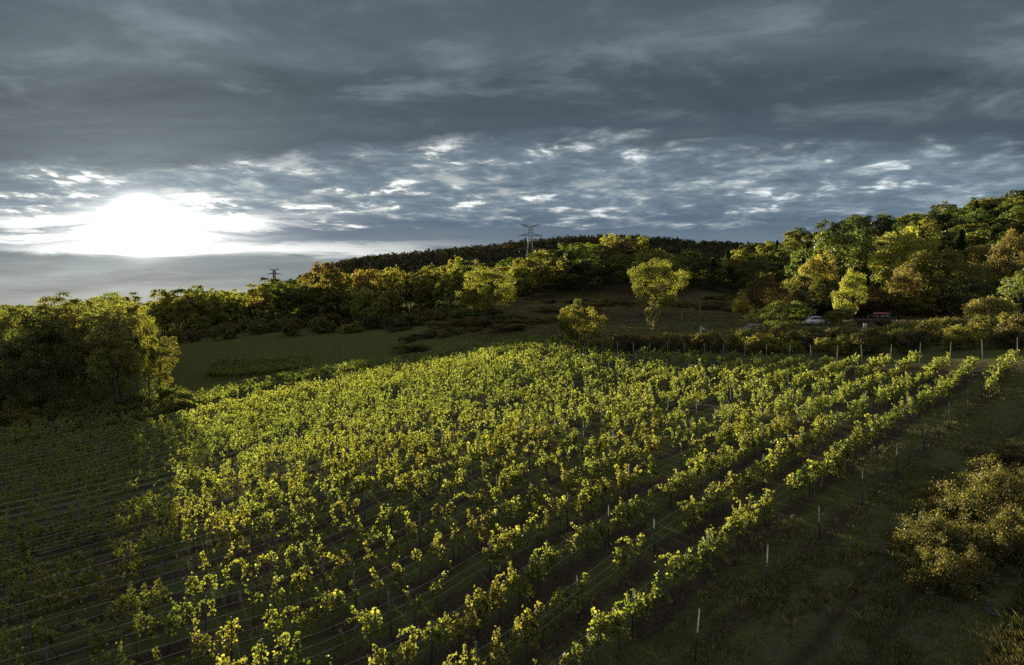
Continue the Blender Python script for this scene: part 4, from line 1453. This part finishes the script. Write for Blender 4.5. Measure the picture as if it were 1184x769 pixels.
# ---------------------------------------------------------------- grass
def grass(name, label, pos, hmin, hmax, wid, blades, cols, seed, spread=.10, lean=.45):
    rng = np.random.default_rng(seed)
    n = len(pos)
    B = np.repeat(pos, blades, 0)
    m = len(B)
    th = rng.uniform(0, 6.283, m)
    B = B + np.stack([np.cos(th), np.sin(th), np.zeros(m)], -1) * rng.random((m, 1)) ** .5 * spread
    h = (rng.uniform(hmin, hmax, n).repeat(blades) * rng.uniform(.6, 1.2, m))[:, None]
    w = (wid * rng.uniform(.7, 1.3, m))[:, None]
    ph = rng.uniform(0, 6.283, m)
    side = np.stack([np.cos(ph), np.sin(ph), np.zeros(m)], -1)
    ln = np.stack([np.cos(th), np.sin(th), np.zeros(m)], -1) * rng.random((m, 1)) * lean
    V = np.empty((m, 4, 3))
    V[:, 0] = B - side * w * .5 - np.array((0, 0, .02)); V[:, 1] = B + side * w * .5 - np.array((0, 0, .02))
    mid = B + ln * h * .5 + np.array((0, 0, .62)) * h
    V[:, 2] = mid + side * w * .35
    V[:, 3] = B + ln * h + np.array((0, 0, .98)) * h
    T = np.arange(m * 4).reshape(m, 4)
    ci = rng.choice(len(cols), n, p=np.array([c[1] for c in cols]) / sum(c[1] for c in cols)).repeat(blades)
    fc = np.array([c[0] for c in cols])[ci] * rng.uniform(.7, 1.3, (m, 1))
    me = make_mesh(name, V.reshape(-1, 3), T, None, fc, M_GRASS)
    return tag(link(name, me), label, 'grass', None, 'stuff')


def scatter(n, Y0, Y1, u0, u1, seed, power=1.0, cond=None):
    rng = np.random.default_rng(seed)
    Y = np.exp(rng.uniform(math.log(Y0), math.log(Y1), n))
    u = rng.uniform(u0, u1, n)
    x = (u - U0) / F_PX * Y * 1.0
    if cond is not None:
        k = cond(x, Y, rng); x, Y = x[k], Y[k]
    return np.stack([x, Y, ground(x, Y)], -1)


def rn(x, y): return x * DR[0] + y * DR[1], x * NR[0] + y * NR[1]
def blotch(x, y, s, k=0.0): return np.sin(x * s + 1.3 * np.sin(y * s * .7 + k)) * np.sin(y * s * 1.1 + 1.7 * np.sin(x * s * .6 - k))


def in_field(x, y, rng):
    r, n = rn(x, y)
    strip = -.5 * np.cos((n - N_OUT) / ROW * 2 * math.pi) + .5
    return (n > N_OUT - 1) & (n < 112) & (r < 88) & (rng.random(len(x)) < .15 + .6 * strip * (blotch(x, y, .21) > -.15))


def dry_bank(x, y, rng):
    r, n = rn(x, y)
    return (n < 4.6) & (n > -8) & (r > 36) & (r < 60) & (blotch(x, y, .8, .4) > -.35)
grass('tall_dry_grass', 'pale tall dry grass along the top of the bank beside the track', scatter(14000, 24, 55, 980, 1280, 45, cond=dry_bank), .45, 1.0, .014, 9,
      [((.26, .22, .125), 3), ((.19, .165, .08), 3), ((.12, .12, .05), 2)], 46, .2, .6)
GC = [((.042, .056, .017), 5), ((.065, .07, .022), 3), ((.11, .095, .045), 1.2), ((.20, .165, .09), .3)]
grass('field_grass', 'short weedy grass between the vine rows', scatter(80000, 17, 95, -60, 1250, 31, cond=in_field), .07, .20, .022, 4, GC, 32, .16)
def on_track(x, y, rng):
    r, n = rn(x, y)
    c = n - .35 * np.sin(r * .06)
    rut = np.exp(-((c - 7.3) / .35) ** 2) + np.exp(-((c - 9.1) / .35) ** 2)
    return (n < N_OUT + .5) & (r < 82) & (rng.random(len(x)) < (.22 + .78 * (blotch(x, y, .5, 1.0) + .5 * blotch(x, y, 1.7, .3) > .05)) * (1 - .93 * rut))
grass('track_grass', 'patchy grass tufts on the dark track right of the vineyard', scatter(160000, 15, 85, 640, 1260, 33, cond=on_track), .06, .24, .02, 5,
      [((.085, .105, .030), 5), ((.14, .14, .045), 3), ((.21, .18, .09), 1.6)], 34, .12)
def tufts(x, y, rng):
    r, n = rn(x, y)
    return (n < N_OUT + .8) & (r < 80) & (blotch(x, y, .35, 2.2) + .6 * blotch(x, y, 1.3, 1.0) > .25)
grass('rough_grass', 'taller rough tufts scattered over the track', scatter(5200, 15, 75, 640, 1260, 43, cond=tufts), .14, .38, .022, 20,
      [((.10, .115, .034), 4), ((.17, .15, .06), 3), ((.24, .20, .11), 1.5), ((.07, .06, .03), 2)], 44, .17, .8)
def edge_row(x, y, rng):
    r, n = rn(x, y)
    return (np.abs(n - (N_OUT + 1.7)) < .8) & (r < 74) & (blotch(x, y, .9, 2.0) > .1)
grass('dry_grass', 'pale straw tufts along the foot of the edge row', scatter(26000, 17, 70, 640, 1200, 35, cond=edge_row), .15, .38, .014, 7, [((.20, .165, .10), 3), ((.12, .10, .05), 2)], 36, .12, .7)
def bank(x, y, rng):
    r, n = rn(x, y)
    return (n < 4.5) & (r < 60)
grass('bank_grass', 'long dry grass hanging on the bank below the bramble', scatter(26000, 16, 60, 900, 1280, 37, cond=bank), .15, .45, .018, 5,
      [((.06, .055, .022), 4), ((.13, .105, .05), 2), ((.04, .048, .016), 3)], 38, .14, .8)
def meadow(x, y, rng):
    r, n = rn(x, y)
    left = x / y < -.06 + .04 * np.sin(y * .1)
    return ((r > 78) | (n > 114)) & ((n > 66) | (r > 75)) & left & (rng.random(len(x)) < .4 + .6 * (blotch(x, y, .08) > 0))
def pasture(x, y, rng):
    r, n = rn(x, y)
    return (r > 80) & ((n > 66) | (r > 77)) & (x / y > -.08 + .04 * np.sin(y * .1)) & (rng.random(len(x)) < .25 + .75 * (blotch(x, y * 2.2, .07, 1.1) > -.1))
grass('pasture_grass', 'dry brown grass of the pasture in front of the woods', scatter(70000, 85, 300, 480, 1260, 41, cond=pasture), .25, .65, .10, 3,
      [((.105, .080, .042), 4), ((.15, .115, .06), 2), ((.085, .09, .034), 2), ((.075, .055, .03), 2)], 42, .5)
grass('meadow_grass', 'rough brownish meadow grass beyond the vineyard', scatter(80000, 72, 300, -80, 1260, 39, cond=meadow), .25, .55, .10, 3,
      [((.15, .18, .05), 4), ((.21, .185, .07), 2), ((.17, .18, .055), 3)], 40, .5)
